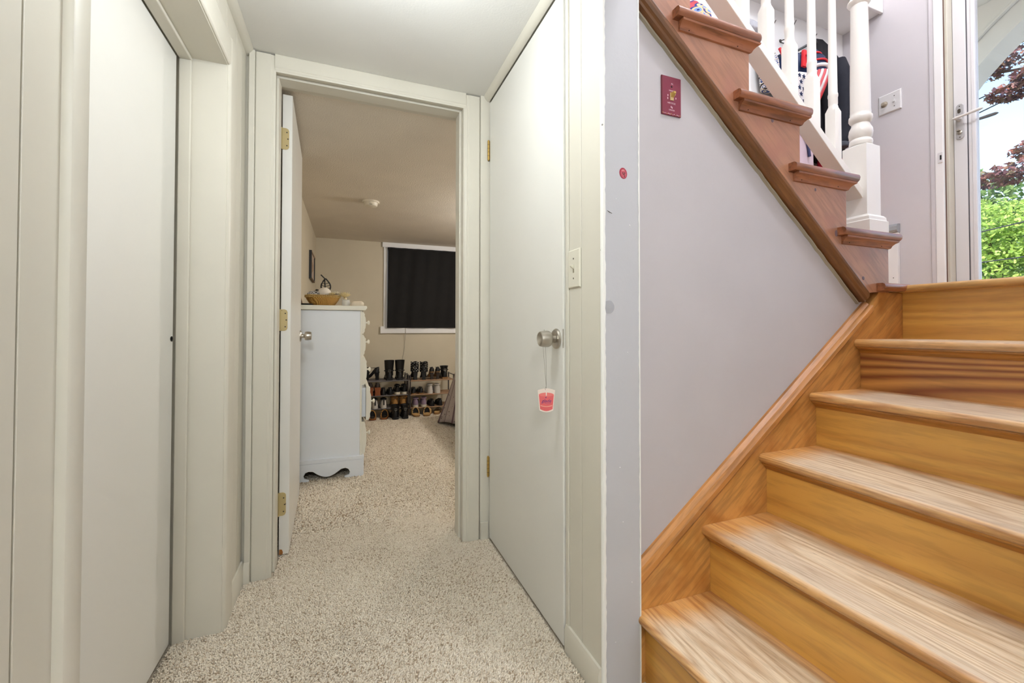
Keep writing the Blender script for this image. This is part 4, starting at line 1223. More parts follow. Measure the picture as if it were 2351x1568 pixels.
for z0, z1, xf, out in zb:
    dr = box(-.30, DXb - .008 + out, DYa + .036, DYb - .036, z0 + .02, z1 - .015).build('drawer', M['dress'], t)
    xo = out
    H = z1 - z0
    pf = [(DXb - .006, z0 + .002), (DXb + .010, z0 + .002)]
    for i in range(13):
        f = i / 12
        pf.append((xf - .014 + .014 * max(0, sin(pi * f)) ** .5 - (.004 if i in (2, 10) else 0), z0 + .006 + (H - .012) * f))
    pf += [(DXb + .010, z1 - .002), (DXb - .006, z1 - .002)]
    df = MB().prism([(x + xo, z) for x, z in pf], 'Y', DYa + .010, DYb - .010).build('drawer_front', M['dress2'], dr, smooth=40)
    zc_ = {0: 1.043, 1: .908, 2: .714, 3: .489, 4: .268}[zb.index((z0, z1, xf, out))]
    for ky in (DYa + .10, DYb - .10):
        MB().lathe([(.008, xf + xo - .004), (.006, xf + xo + .006), (.006, xf + xo + .012), (.015, xf + xo + .018), (.016, xf + xo + .023), (.011, xf + xo + .028), (.001, xf + xo + .029)], (0, ky, zc_), 'X', 16).build('knob', M['dress2'], dr, smooth=40)
DT = 1.156
# ---- things on the dresser
def basket_mat():
    m, nt, b = newmat('woven_straw')
    v = objco(nt)
    wv = nt.nodes.new('ShaderNodeTexWave')
    wv.inputs['Scale'].default_value = 60
    wv.inputs['Distortion'].default_value = 3
    wv.bands_direction = 'DIAGONAL'
    nt.links.new(v, wv.inputs['Vector'])
    nt.links.new(mixc(nt, wv.outputs[1], S(150, 104, 40), S(206, 162, 84)), b.inputs['Base Color'])
    b.inputs['Roughness'].default_value = .7
    bumpn(nt, b, wv.outputs[1], .5, .004)
    return m
bc = (-.165, 3.31)
t = thing('basket', 'shallow woven straw bowl on the dresser', 'bowl', (bc[0], bc[1], DT))
MB().lathe([(.001, DT), (.065, DT), (.085, DT + .02), (.105, DT + .05), (.114, DT + .076), (.110, DT + .078), (.100, DT + .052), (.080, DT + .024), (.06, DT + .008), (.001, DT + .007)], (bc[0], bc[1], 0), 'Z', 36).build('bowl', basket_mat(), t, smooth=50)
MB().ball((bc[0], bc[1], DT + .034), 1.0, 24, 8, (.086, .086, .026)).build('filling', plain('dried_filling', (120, 92, 58), .9), t, smooth=60)
rimm = plain('straw_rim', (222, 190, 122), .7)
for k in range(56):
    a = 2 * pi * k / 56
    MB().tube([(bc[0] + r * cos(a), bc[1] + r * sin(a), z) for r, z in ((.107, DT + .064), (.1165, DT + .070), (.116, DT + .079), (.107, DT + .080))], .0034, 5).build('rim_stitch', rimm, t, smooth=60)
t = MB().ball((-.155, 3.31, DT + .098), .044, 20, 12, (1, 1, .95)).build('ball', cloth('white_wool', (236, 228, 216), (222, 212, 198)), smooth=60)
tag(t, 'smooth white ball lying in the straw bowl', 'ball')
sm_ = pattern_mat('black_white_weave', [(40, 38, 40), (216, 214, 212), (70, 68, 70), (226, 224, 222)], 60)
t = MB().ball((-.222, 3.30, DT + .083), .047, 18, 10, (1, .8, .66)).build('patterned_ball', sm_, smooth=60)
tag(t, 'flattened black and white patterned ball at the left of the bowl', 'ball')
pc = thing('pine_cone', 'dark pine cone behind the patterned ball', 'pine cone', (-.205, 3.365, DT + .068))
for k in range(34):
    f = k / 34
    a = k * 2.4
    r = .022 * sin(pi * (.15 + .8 * f))
    MB().ball((-.205 + r * cos(a), 3.365 + r * sin(a), DT + .068 + .062 * f), 1, 6, 4, (.007, .007, .003)).build('scale', M['black'], pc)
def flower(cx, cy, cz, R, npet, colr, label, name='dried_flower', layers=3):
    t = thing(name, label, 'flower', (cx, cy, cz - R * .5))
    mt = cloth(name + '_petal', colr, tuple(int(c * .85) for c in colr))
    for l in range(layers):
        up = .45 + .45 * l
        for k in range(npet):
            a = 2 * pi * (k + .5 * l) / npet
            R_ = R * (1 - .22 * l)
            pts = []
            for s_, w_ in ((.15, .12), (.5, .3), (.8, .28), (1.0, .05)):
                pts.append((s_, w_))
            r0 = [(cx + cos(a) * s_ * R_ - sin(a) * w_ * R_ * .6, cy + sin(a) * s_ * R_ + cos(a) * w_ * R_ * .6, cz + up * s_ * s_ * R_) for s_, w_ in pts]
            r1 = [(cx + cos(a) * s_ * R_ + sin(a) * w_ * R_ * .6, cy + sin(a) * s_ * R_ - cos(a) * w_ * R_ * .6, cz + up * s_ * s_ * R_) for s_, w_ in pts]
            mb = MB()
            mb.loft([[r0[i], r1[i], (r1[i][0], r1[i][1], r1[i][2] - .0015), (r0[i][0], r0[i][1], r0[i][2] - .0015)] for i in range(4)])
            mb.build('petal', mt, t)
    MB().ball((cx, cy, cz + .006), R * .25, 10, 6).build('centre', plain(name + '_centre', (196, 160, 80), .8), t, smooth=60)
    return t
flower(-.082, 3.325, DT + .090, .034, 9, (250, 240, 214), 'pale cream dried flower in the right of the bowl')
flower(-.104, 3.275, DT + .084, .026, 8, (246, 226, 170), 'small straw-yellow dried flower at the bowl rim')
# glass with yellow paper flower
t = thing('glass_jar', 'small clear glass jar holding the yellow flower', 'jar', (-.012, 3.30, DT))
jm, nt, b = newmat('jar_glass')
b.inputs['Base Color'].default_value = (.9, .92, .9, 1); b.inputs['Roughness'].default_value = .05; b.inputs['Alpha'].default_value = .35
MB().lathe([(.001, DT + .0005), (.026, DT + .0005), (.028, DT + .004), (.028, DT + .040), (.025, DT + .048), (.030, DT + .054), (.028, DT + .055), (.023, DT + .048), (.0255, DT + .040), (.0255, DT + .006), (.001, DT + .005)], (-.012, 3.30, 0), 'Z', 20).build('glass', jm, t, smooth=40)
MB().lathe([(.010, DT + .006), (.010, DT + .066), (.006, DT + .07)], (-.016, 3.30, 0), 'Z', 12).build('filling', plain('cream_filling', (228, 212, 176), .7), t, smooth=40)
flower(-.022, 3.30, DT + .075, .046, 10, (252, 234, 178), 'yellow paper flower standing in the glass jar')
# rolled white cloth
t = thing('rolled_cloth', 'rolled white cloth near the right edge of the dresser top', 'cloth', (.062, 3.28, DT))
rr = []
for k in range(14):
    f = k / 13
    x = .022 + .088 * f
    bulge = .022 * (.55 + .45 * min(1, 6 * f)) * (.75 + .25 * min(1, 6 * (1 - f)))
    rr.append([(x, 3.28 + bulge * 1.1 * cos(2 * pi * i / 16) * (1 + .08 * sin(5 * f + i)), DT + bulge * .98 + bulge * sin(2 * pi * i / 16) * (1 + .05 * sin(9 * f + 2 * i))) for i in range(16)])
rm = MB().loft(rr)
mz = min(v[2] for v in rm.v)
rm.v = [(x, y, z - mz + DT + .0003) for x, y, z in rm.v]
rm.build('roll', cloth('white_terry', (236, 226, 208), (220, 206, 184)), t, smooth=60)
t = MB().ball((.020, 3.27, DT + .006), .006, 10, 7).build('bead', plain('amber_bead', (226, 172, 84), .3), smooth=60)
tag(t, 'tiny amber bead beside the rolled cloth', 'bead')
# black wire leaf ornament on a stand
ox, oy, oz = -.158, 3.50, DT
t = thing('wire_ornament', 'black wire leaf-shaped ornament standing behind the bowl', 'ornament', (ox, oy, oz))
wm = plain('black_wire', (26, 23, 22), .5)
MB().lathe([(.03, oz), (.03, oz + .006), (.006, oz + .010), (.004, oz + .10)], (ox, oy, 0), 'Z', 16).build('stand', wm, t)
lz = oz + .10
outl = [(ox + .036 * sin(pi * f) * 1.0, oy, lz + .125 * f) for f in [i / 14 for i in range(15)]]
outr = [(ox - .030 * sin(pi * f) * 1.0, oy, lz + .125 * f) for f in [i / 14 for i in range(15)]]
MB().tube(outl, .005, 8).build('leaf_edge', wm, t, smooth=60)
MB().tube(outr, .005, 8).build('leaf_edge', wm, t, smooth=60)
MB().tube([(ox, oy, lz), (ox - .003, oy, lz + .07), (ox - .006, oy, lz + .125), (ox - .032, oy, lz + .152)], .0045, 8).build('midrib', wm, t, smooth=60)
for f in (.3, .45, .6, .75):
    MB().tube([(ox - .003, oy, lz + .125 * f - .012), (ox + .036 * sin(pi * f), oy, lz + .125 * f)], .0022, 6).build('vein', wm, t)
    MB().tube([(ox - .003, oy, lz + .125 * f - .012), (ox - .030 * sin(pi * f), oy, lz + .125 * f)], .0022, 6).build('vein', wm, t)
# leaning wooden board and black tray
t = thing('leaning_board', 'pale wooden board leaning against the wall on the dresser', 'board', (-.322, 3.34, DT))
MB().loft([[(-.334, 3.26, DT), (-.298, 3.26, DT), (-.298, 3.42, DT), (-.334, 3.42, DT)][:0] or [(-.306, 3.26, DT + .0003), (-.296, 3.26, DT + .0003), (-.296, 3.42, DT + .0003), (-.306, 3.42, DT + .0003)], [(-.348, 3.26, DT + .155), (-.338, 3.26, DT + .158), (-.338, 3.42, DT + .158), (-.348, 3.42, DT + .155)]]).build('board', plain('pale_board_wood', (206, 172, 140), .6), t)
t = thing('black_tray', 'low black dish at the left of the straw bowl', 'dish', (-.262, 3.215, DT))
MB().lathe([(.001, DT + .0003), (.034, DT + .0003), (.042, DT + .016), (.039, DT + .017), (.031, DT + .006), (.001, DT + .005)], (-.262, 3.215, 0), 'Z', 22).build('dish', M['blackl'], t, smooth=40)

# ---- shoe racks
def rack(name, label, x0, x1, tiers, ztop, shelfmat, tubem):
    t = thing(name, label, 'shoe rack', ((x0 + x1) / 2, 5.15, 0))
    for x in (x0 + .008, x1 - .008):
        for y in (5.008, 5.292):
            MB().tube([(x, y, 0), (x, y, ztop)], .008, 10).build('post', tubem, t, smooth=50)
        MB().tube([(x, 5.008, ztop - .01), (x, 5.292, ztop - .01)], .006, 8).build('top_bar', tubem, t, smooth=50)
    for z in tiers:
        s_ = box(x0 + .016, x1 - .016, 5.004, 5.29, z - .007, z - .001).build('shelf', shelfmat, t)
        MB().tube([(x0 + .01, 5.002, z - .006), (x1 - .01, 5.002, z - .006)], .006, 8).build('front_rail', shelfmat, s_, smooth=50)
    return t
tub = plain('dark_grey_tube', (84, 78, 78), .4, .6)
rack('shoe_rack', 'dark grey metal shoe rack behind the dresser corner', .10, .664, (.102, .248, .412), .47, plain('grey_shelf', (104, 98, 98), .6), tub)
rack('shoe_rack', 'shoe rack with coppery shelves beside the bed', .672, 1.20, (.090, .240, .402), .46, plain('copper_shelf', (164, 128, 96), .5), tub)

# ---- shoes: toe along +Y, heel at y = 0, built at the origin and then placed
def foot_w(t, W, pt=0.0):
    k = [(0, .30), (.04, .58), (.12, .74), (.3, .70), (.45, .76), (.66, 1.0), (.82, .9 - .2 * pt), (.93, .62 - .3 * pt), (1.0, .12)]
    for (a, x), (b_, y) in zip(k[:-1], k[1:]):
        if t <= b_:
            f = (t - a) / (b_ - a)
            return W / 2 * (x + (y - x) * (f * f * (3 - 2 * f)))
    return W / 2 * .12
TS = [0, .02, .06, .12, .2, .3, .4, .5, .6, .7, .8, .88, .94, .98, 1.0]
def sole_rings(L, W, z0f, th, pt=0):
    out = []
    for t in TS:
        w_ = foot_w(t, W, pt)
        z0 = z0f(t)
        out.append([(-w_, t * L, z0), (w_, t * L, z0), (w_ * 1.02, t * L, z0 + th), (-w_ * 1.02, t * L, z0 + th)])
    return out
def upper_rings(L, W, zf, hf, pt=0, n=12):
    out = []
    for t in TS:
        w_ = foot_w(t, W, pt) * .97
        z0, h = zf(t), hf(t)
        ring = []
        for i in range(n + 1):
            a = pi * i / n
            ring.append((w_ * cos(a), t * L + .004 * (1 if t < .03 else 0), z0 + h * sin(a) ** .7))
        out.append(ring)
    return out
def interp(tab):
    def f(t):
        for (a, x), (b_, y) in zip(tab[:-1], tab[1:]):
            if t <= b_:
                q_ = (t - a) / (b_ - a) if b_ > a else 0
                return x + (y - x) * (q_ * q_ * (3 - 2 * q_))
        return tab[-1][1]
    return f
def make_shoe(kind, label, col, solecol, name, accent=None, L=.25, W=.088, group=None):
    t = thing(name, label, 'shoe', (0, 0, 0), group)
    um, so_ = col, solecol
    if kind in ('sneaker', 'flat', 'slipper'):
        th = .026 if kind == 'sneaker' else .012
        zf = lambda q: 0.0
        if kind == 'sneaker':
            hf = interp([(0, .062), (.1, .070), (.3, .060), (.5, .066), (.66, .048), (.85, .034), (1, .020)])
        elif kind == 'flat':
            hf = interp([(0, .055), (.1, .058), (.35, .040), (.55, .046), (.8, .034), (1, .014)])
        else:
            hf = interp([(0, .004), (.15, .004), (.40, .004), (.44, .062), (.7, .054), (.9, .034), (1, .018)])
        MB().loft(sole_rings(L, W * 1.04, zf, th)).build('sole', so_, t, smooth=40)
        MB().loft(upper_rings(L, W, lambda q: th, hf)).build('upper', um, t, smooth=60)
        zt = {'sneaker': .098, 'flat': .071, 'slipper': .035}[kind]
        if kind == 'slipper':
            wy = foot_w(.42, W) * 1.0
            arc = [(wy * cos(pi * i / 14), .014 + .066 * sin(pi * i / 14) ** .8) for i in range(15)]
            MB().prism(arc, 'Y', L * .41, L * .46).build('mouth', M['black'], t)
            MB().tube([(x, L * .405 - .02 * (1 - (z - .014) / .066), z) for x, z in arc], .005, 7).build('mouth_rim', accent or um, t, smooth=60)
            MB().loft(sole_rings(L * .5, W * .86, lambda q: .0122, .003)).build('footbed', accent or um, t, smooth=40)
        if kind != 'slipper':
            MB().prism([(.026 * cos(a), .062 + .048 * sin(a)) for a in [2 * pi * i / 18 for i in range(18)]], 'Z', zt - .006, zt - .004).build('opening', M['black'], t)
        if kind == 'sneaker':
            MB().tube([(.032 * cos(a), .06 + .056 * sin(a), zt - .008 + .008 * abs(sin(a))) for a in [2 * pi * i / 20 for i in range(21)]], .006, 7).build('collar', accent or um, t, smooth=60)
            for k in range(4):
                y = .125 + .017 * k
                MB().tube([(-.022, y, .088 - .006 * k), (0, y + .003, .096 - .007 * k), (.022, y, .088 - .006 * k)], .003, 6).build('lace', accent or so_, t, smooth=60)
            box(-.008, .008, -.0015, .004, .035, .088).build('heel_tab', accent or so_, t, bevel=.001)
    elif kind in ('pump', 'wedge'):
        hh = .075 if kind == 'pump' else .085
        zf = interp([(0, hh), (.2, hh), (.6, .012), (1, .004)])
        MB().loft(sole_rings(L, W * .9, zf, .008, 1)).build('sole', so_, t, smooth=40)
        hf = interp([(0, .055), (.12, .050), (.4, .022), (.62, .028), (.8, .030), (1, .014)])
        MB().loft(upper_rings(L, W * .9, lambda q: zf(q) + .007, hf, 1)).build('upper', um, t, smooth=60)
        if kind == 'pump':
            MB().loft([sq_ring(0, .030, .022, hh + .002), sq_ring(0, .026, .014, hh * .4), sq_ring(0, .026, .016, 0)]).build('heel', accent or so_, t, smooth=40)
        else:
            MB().loft([[(-w_, .003, z), (w_, .003, z), (w_, .12, z), (-w_, .12, z)] for w_, z in ((.030, 0), (.026, .04), (.034, hh + .004))]).build('heel', accent or so_, t, smooth=40)
        MB().prism([(.022 * cos(a), .06 + .045 * sin(a)) for a in [2 * pi * i / 16 for i in range(16)]], 'Z', hh + .048, hh + .050).build('opening', M['black'], t)
    elif kind in ('boot', 'ankle'):
        hs = .225 if kind == 'boot' else .15
        MB().loft(sole_rings(L, W * 1.05, lambda q: 0, .018)).build('sole', so_, t, smooth=40)
        MB().box(-.030, .030, .002, .065, .0, .02).build('heel', so_, t, bevel=.002)
        hf = interp([(0, .075), (.2, .085), (.42, .085), (.6, .055), (.8, .044), (1, .024)])
        MB().loft(upper_rings(L, W, lambda q: .017, hf)).build('upper', um, t, smooth=60)
        prof = [(.040, .052, .07, .05), (.040, .050, .07, .09), (.045, .055, .068, .14), (.050, .060, .068, hs - .01), (.051, .061, .068, hs)]
        MB().loft([[(a * cos(q_) * (1 + .03 * sin(3 * q_ + 40 * z)), c + b_ * sin(q_), z) for q_ in [2 * pi * i / 20 for i in range(20)]] for a, b_, c, z in prof], cap1=False).loft([[(a * .92 * cos(q_), c + b_ * .92 * sin(q_), z) for q_ in [2 * pi * i / 20 for i in range(20)]] for a, b_, c, z in prof[::-1][:3]], cap0=False).build('shaft', um, t, smooth=60)
        MB().tube([(.047 * cos(q_), .07 + .058 * sin(q_), .105) for q_ in [2 * pi * i / 20 for i in range(21)]], .006, 7).build('strap', accent or um, t, smooth=60)
        MB().tube([(-.012, .010, .095), (.012, .010, .095), (.012, .010, .115), (-.012, .010, .115), (-.012, .010, .095)], .0025, 6).build('buckle', M['nickel'], t)
    elif kind == 'sandal':
        MB().loft(sole_rings(L, W, lambda q: 0, .020)).build('sole', so_, t, smooth=40)
        MB().loft(sole_rings(L * .97, W * .9, lambda q: .0205, .004)).build('footbed', um, t, smooth=40)
        for y in (.09, .16):
            MB().loft([[(.042 * cos(pi * i / 12), y + dy, .012 + hz + .040 * sin(pi * i / 12)) for i in range(13)] for dy, hz in ((-.016, 0), (-.016, .003), (.016, .003), (.016, 0))], closed=False, cap0=False, cap1=False).build('strap', accent or um, t, smooth=60)
    elif kind == 'strappy':
        zf = interp([(0, .09), (.2, .09), (.6, .012), (1, .004)])
        MB().loft(sole_rings(L, W * .85, zf, .010, 1)).build('sole', so_, t, smooth=40)
        MB().loft([sq_ring(0, .030, .022, .092), sq_ring(0, .026, .016, .03), sq_ring(0, .026, .018, 0)]).build('heel', so_, t, smooth=40)
        for k in range(6):
            z = .10 + .020 * k
            MB().tube([(.036 * cos(q_), .05 + .045 * sin(q_), z + .006 * sin(3 * q_ + k)) for q_ in [2 * pi * i / 18 for i in range(19)]], .008, 7).build('strap', um, t, smooth=60)
            for j in range(9):
                q_ = 2 * pi * j / 9 + k
                MB().ball((.042 * cos(q_), .05 + .052 * sin(q_), z + .006 * sin(3 * q_ + k)), .0035, 6, 4).build('stud', M['nickel'], t)
        MB().loft(upper_rings(L, W * .85, lambda q: zf(q) + .008, interp([(0, .03), (.3, .02), (.6, .03), (1, .015)]), 1)).build('upper', um, t, smooth=60)
        MB().loft([[(-.008, -.002, .16), (.008, -.002, .16), (.008, .004, .16), (-.008, .004, .16)], [(-.03, -.016, .19), (-.006, -.016, .196), (-.006, -.010, .196), (-.03, -.010, .19)]]).build('bow', um, t)
    return t
K = lambda n, rgb, r=.6: plain(n, rgb, r)
bl, bls = M['blackl'], K('black_rubber', (20, 19, 19), .7)
tan, cork = K('tan_suede', (178, 128, 66), .8), K('cork_sole', (150, 110, 66), .8)
brn = K('brown_leather', (138, 72, 30), .45)
wht, wsole = K('white_leather', (214, 206, 196), .5), K('white_rubber', (214, 204, 184), .6)
pur = K('mauve_knit', (150, 128, 146), .8)
sandm = K('tan_footbed', (190, 152, 96), .8)
dk = K('dark_brown_leather', (48, 36, 28), .5)
GL, GR, GF = 'shoes on the grey rack', 'shoes on the coppery rack', 'shoes on the floor before the racks'
specs = [
 ('pump', bl, bls, 'pump', None, GL, 'glossy black heeled pump at the left end of the grey rack top', .235, 5.13, .412, 62, .23),
 ('pump', bl, bls, 'pump', None, GL, 'glossy black heeled pump beside the tall boots', .345, 5.13, .412, 62, .23),
 ('boot', bl, bls, 'boot', bl, GL, 'left tall black boot on top of the grey rack', .452, 5.03, .412, 0, .25),
 ('boot', bl, bls, 'boot', bl, GL, 'right tall black boot on top of the grey rack', .566, 5.03, .412, -4, .25),
 ('wedge', dk, brn, 'wedge_sandal', brn, GL, 'brown wedge-heeled sandal at the left of the middle grey shelf', .243, 5.0, .248, 0, .22),
 ('wedge', dk, brn, 'wedge_sandal', brn, GL, 'brown wedge-heeled sandal nearer the black shoes', .322, 5.0, .248, 3, .22),
 ('flat', bl, bls, 'flat_shoe', None, GL, 'plain black flat shoe on the middle grey shelf, left one', .386, 5.02, .248, 0, .24),
 ('flat', bl, bls, 'flat_shoe', None, GL, 'plain black flat shoe on the middle grey shelf, right one', .463, 5.02, .248, 0, .24),
 ('sneaker', bl, wsole, 'sneaker', bl, GL, 'black sneaker with white sole on the middle grey shelf, left one', .540, 5.01, .248, 0, .25),
 ('sneaker', bl, wsole, 'sneaker', bl, GL, 'black sneaker with white sole on the middle grey shelf, right one', .618, 5.01, .248, 0, .25),
 ('sneaker', wht, wht, 'sneaker', bl, GL, 'white and black sneaker on the lowest grey shelf, left one', .295, 5.0, .102, 0, .25),
 ('sneaker', wht, wht, 'sneaker', bl, GL, 'white and black sneaker on the lowest grey shelf, right one', .388, 5.0, .102, 0, .25),
 ('ankle', tan, cork, 'ankle_boot', tan, GL, 'tan ankle boot behind the black floor boots, left one', .515, 5.03, .102, 0, .25),
 ('ankle', tan, cork, 'ankle_boot', tan, GL, 'tan ankle boot behind the black floor boots, right one', .610, 5.03, .102, 0, .25),
 ('slipper', dk, brn, 'slipper', tan, GF, 'brown slipper on the carpet next to the dresser', .262, 4.84, .008, 2, .25),
 ('slipper', dk, brn, 'slipper', tan, GF, 'brown slipper on the carpet next to the black boots', .372, 4.85, .008, -12, .25),
 ('ankle', bl, bls, 'ankle_boot', bl, GF, 'black ankle boot on the carpet, left one', .500, 4.80, .008, 2, .25),
 ('ankle', bl, bls, 'ankle_boot', bl, GF, 'black ankle boot on the carpet, right one', .602, 4.80, .008, -2, .25),
 ('strappy', bl, bls, 'strappy_sandal', None, GR, 'studded black strappy heel at the left of the coppery rack top', .752, 5.06, .402, 8, .23),
 ('strappy', bl, bls, 'strappy_sandal', None, GR, 'studded black strappy heel beside the brown-heeled pumps', .842, 5.03, .402, -6, .23),
 ('pump', bl, cork, 'pump', dk, GR, 'black pump with brown heel on the coppery rack top, left one', .938, 5.03, .402, 0, .23),
 ('pump', bl, cork, 'pump', dk, GR, 'black pump with brown heel on the coppery rack top, right one', 1.008, 5.03, .402, 0, .23),
 ('ankle', bl, cork, 'ankle_boot', bl, GR, 'black ankle boot with tan sole beside the bed on the rack top', 1.095, 5.04, .402, 0, .25),
 ('flat', bl, cork, 'flat_shoe', None, GR, 'black shoe with tan heel on the middle coppery shelf, left one', .725, 5.01, .240, 0, .24),
 ('flat', bl, cork, 'flat_shoe', None, GR, 'black shoe with tan heel on the middle coppery shelf, right one', .808, 5.01, .240, 0, .24),
 ('sneaker', wht, wht, 'sneaker', wht, GR, 'all-white sneaker on the middle coppery shelf, left one', .915, 5.0, .240, 0, .26),
 ('sneaker', wht, wht, 'sneaker', wht, GR, 'all-white sneaker on the middle coppery shelf, right one', 1.003, 5.0, .240, 0, .26),
 ('sneaker', pur, wsole, 'sneaker', pur, GR, 'mauve running shoe on the lowest coppery shelf, left one', .740, 4.99, .090, -8, .26),
 ('sneaker', pur, wsole, 'sneaker', pur, GR, 'mauve running shoe on the lowest coppery shelf, right one', .838, 4.99, .090, -4, .26),
 ('flat', bl, bls, 'flat_shoe', None, GR, 'plain black flat shoe on the lowest coppery shelf, left one', .940, 5.01, .090, 0, .25),
 ('flat', bl, bls, 'flat_shoe', None, GR, 'plain black flat shoe on the lowest coppery shelf, right one', 1.035, 5.01, .090, 0, .25),
 ('slipper', sandm, cork, 'slipper', sandm, GF, 'tan open slipper on the carpet below the mauve shoes, left one', .742, 4.87, .008, 4, .24),
 ('slipper', sandm, cork, 'slipper', sandm, GF, 'tan open slipper on the carpet below the mauve shoes, right one', .842, 4.86, .008, -14, .24),
 ('sandal', sandm, cork, 'sandal', dk, GF, 'single tan strap sandal on the carpet nearest the bed', .965, 4.92, .008, -20, .23),
]
cache = {}
for kind, c1, c2, nm, acc, grp, lab, x, y, z, rot, L in specs:
    key = (kind, c1.name, c2.name, acc.name if acc else '', L)
    if key in cache:
        o = copy_tree(cache[key])
        o['label'] = lab; o['group'] = grp
    else:
        o = make_shoe(kind, lab, c1, c2, nm, acc, L, group=grp)
        cache[key] = o
    o.location = (x, y, z + .0005)
    o.rotation_euler = (0, 0, radians(rot))
    k_ = {'boot': (1.1, 1, 1), 'slipper': (1.15, 1.05, 1.1), 'strappy': (1.15, 1, 1), 'pump': (1.0, 1, 1.1), 'flat': (.86, 1, 1.1), 'sneaker': (.94, 1, 1.05)}.get(kind, (1, 1, 1))
    o.scale = k_

# ---- bed with patterned bedspread
def spread_mat():
    m, nt, b = newmat('patterned_bedspread')
    tc = nt.nodes.new('ShaderNodeTexCoord')
    sx = nt.nodes.new('ShaderNodeSeparateXYZ'); nt.links.new(tc.outputs['UV'], sx.inputs[0])
    st = math_(nt, 'PINGPONG', math_(nt, 'MULTIPLY', sx.outputs[0], 9.0), .5)
    band = ramp(nt, st, [(.0, (1, 1, 1)), (.08, (1, 1, 1)), (.12, (0, 0, 0))])
    sp = noise(nt, tc.outputs['UV'], 120, 2)
    vo = nt.nodes.new('ShaderNodeTexVoronoi'); vo.inputs['Scale'].default_value = 26
    nt.links.new(tc.outputs['UV'], vo.inputs['Vector'])
    dots = ramp(nt, vo.outputs['Distance'], [(.12, (1, 1, 1)), (.2, (0, 0, 0))])
    col = mixc(nt, sp, S(196, 184, 176), S(160, 146, 146))
    col = mixc(nt, band, col, S(112, 92, 98))
    col = mixc(nt, dots, col, S(96, 86, 82))
    nt.links.new(col, b.inputs['Base Color'])
    b.inputs['Roughness'].default_value = .9
    return m
bx0, bx1, by0, by1, bz = 1.07, 2.6, 2.95, 4.43, .60
t = thing('bed', 'bed with a mauve patterned bedspread at the right of the bedroom', 'bed', (1.8, 3.7, 0))
box(bx0 + .05, bx1 - .03, by0 + .05, by1 - .05, .10, .33).build('bed_frame', M['dark'], t)
box(bx0 + .03, bx1, by0 + .03, by1 - .03, .33, bz - .012).build('mattress', M['white'], t, bevel=.04, seg=4)
for x in (bx0 + .1, bx1 - .1):
    for y in (by0 + .1, by1 - .1):
        box(x - .03, x + .03, y - .03, y + .03, 0, .10).build('leg', M['dark'], t)
# draped spread: top plus west and north sides with folds, one sheet with thickness
path = []           # perimeter from south end of west side round the NW corner to east end of north side
nW, nN = 46, 30
for i in range(nW + 1):
    path.append((bx0, by0 + (by1 - .07 - by0) * i / nW, -1, 0))
for i in range(1, 8):
    a = pi + (-pi / 2) * i / 8
    path.append((bx0 + .07 + .07 * cos(a), by1 - .07 + .07 * sin(a), cos(a), sin(a)))
for i in range(nN + 1):
    path.append((bx0 + .07 + (bx1 - bx0 - .07) * i / nN, by1, 0, 1))
rows = []
H_ = 12
for j in range(H_ + 1):
    f = j / H_
    r = []
    for k, (x, y, nx_, ny_) in enumerate(path):
        s_ = k * .035
        corner = math.exp(-((k - nW - 4) / 6.0) ** 2)
        flare = (.06 + .16 * corner) * f ** 1.1 + .020 * sin(s_ * 26) * f + .010 * sin(s_ * 57 + 1) * f
        zb_ = .055 - .045 * corner + .012 * sin(s_ * 13)
        r.append((x + nx_ * flare, y + ny_ * flare, bz - (bz - zb_) * f + (0 if j else 0)))
    rows.append(r)
mb = MB()
W_ = len(path)
V = [p for r in rows for p in r]
F = [(j * W_ + i, j * W_ + i + 1, (j + 1) * W_ + i + 1, (j + 1) * W_ + i) for j in range(H_) for i in range(W_ - 1)]
V += [(bx1, by0, bz + .004), (bx0 + .3, by0 + .3, bz + .008)]
c0 = len(V) - 2
F += [(i, c0 + 1, i + 1) for i in range(W_ - 1)]
F += [(c0 + 1, W_ - 1, c0), (0, c0, c0 + 1)]
mb.add(V, F)
sp = mb.build('bedspread', spread_mat(), t, smooth=60)
uvl = sp.data.uv_layers.new(name='uv')
for lp_ in sp.data.loops:
    vi = lp_.vertex_index
    if vi < W_ * (H_ + 1):
        uvl.data[lp_.index].uv = ((vi % W_) * .035, .6 - (vi // W_) / H_ * .55)
    else:
        uvl.data[lp_.index].uv = (1.0 + .5 * (vi - W_ * (H_ + 1)), 1.2)
sol = sp.modifiers.new('thickness', 'SOLIDIFY'); sol.thickness = .004
MB().loft([[(1.02, 4.46, .012), (1.03, 4.50, .012), (1.03, 4.50, .016), (1.02, 4.46, .016)], [(.985, 4.49, .012), (.99, 4.53, .012), (.99, 4.53, .07), (.985, 4.49, .07)], [(.93, 4.53, .011), (.94, 4.56, .011), (.94, 4.56, .035), (.93, 4.53, .035)], [(.885, 4.56, .011), (.886, 4.562, .011), (.886, 4.562, .014), (.885, 4.56, .014)]]).build('sheet_corner', cloth('cream_sheet', (226, 214, 194), (206, 192, 170)), t, smooth=60)

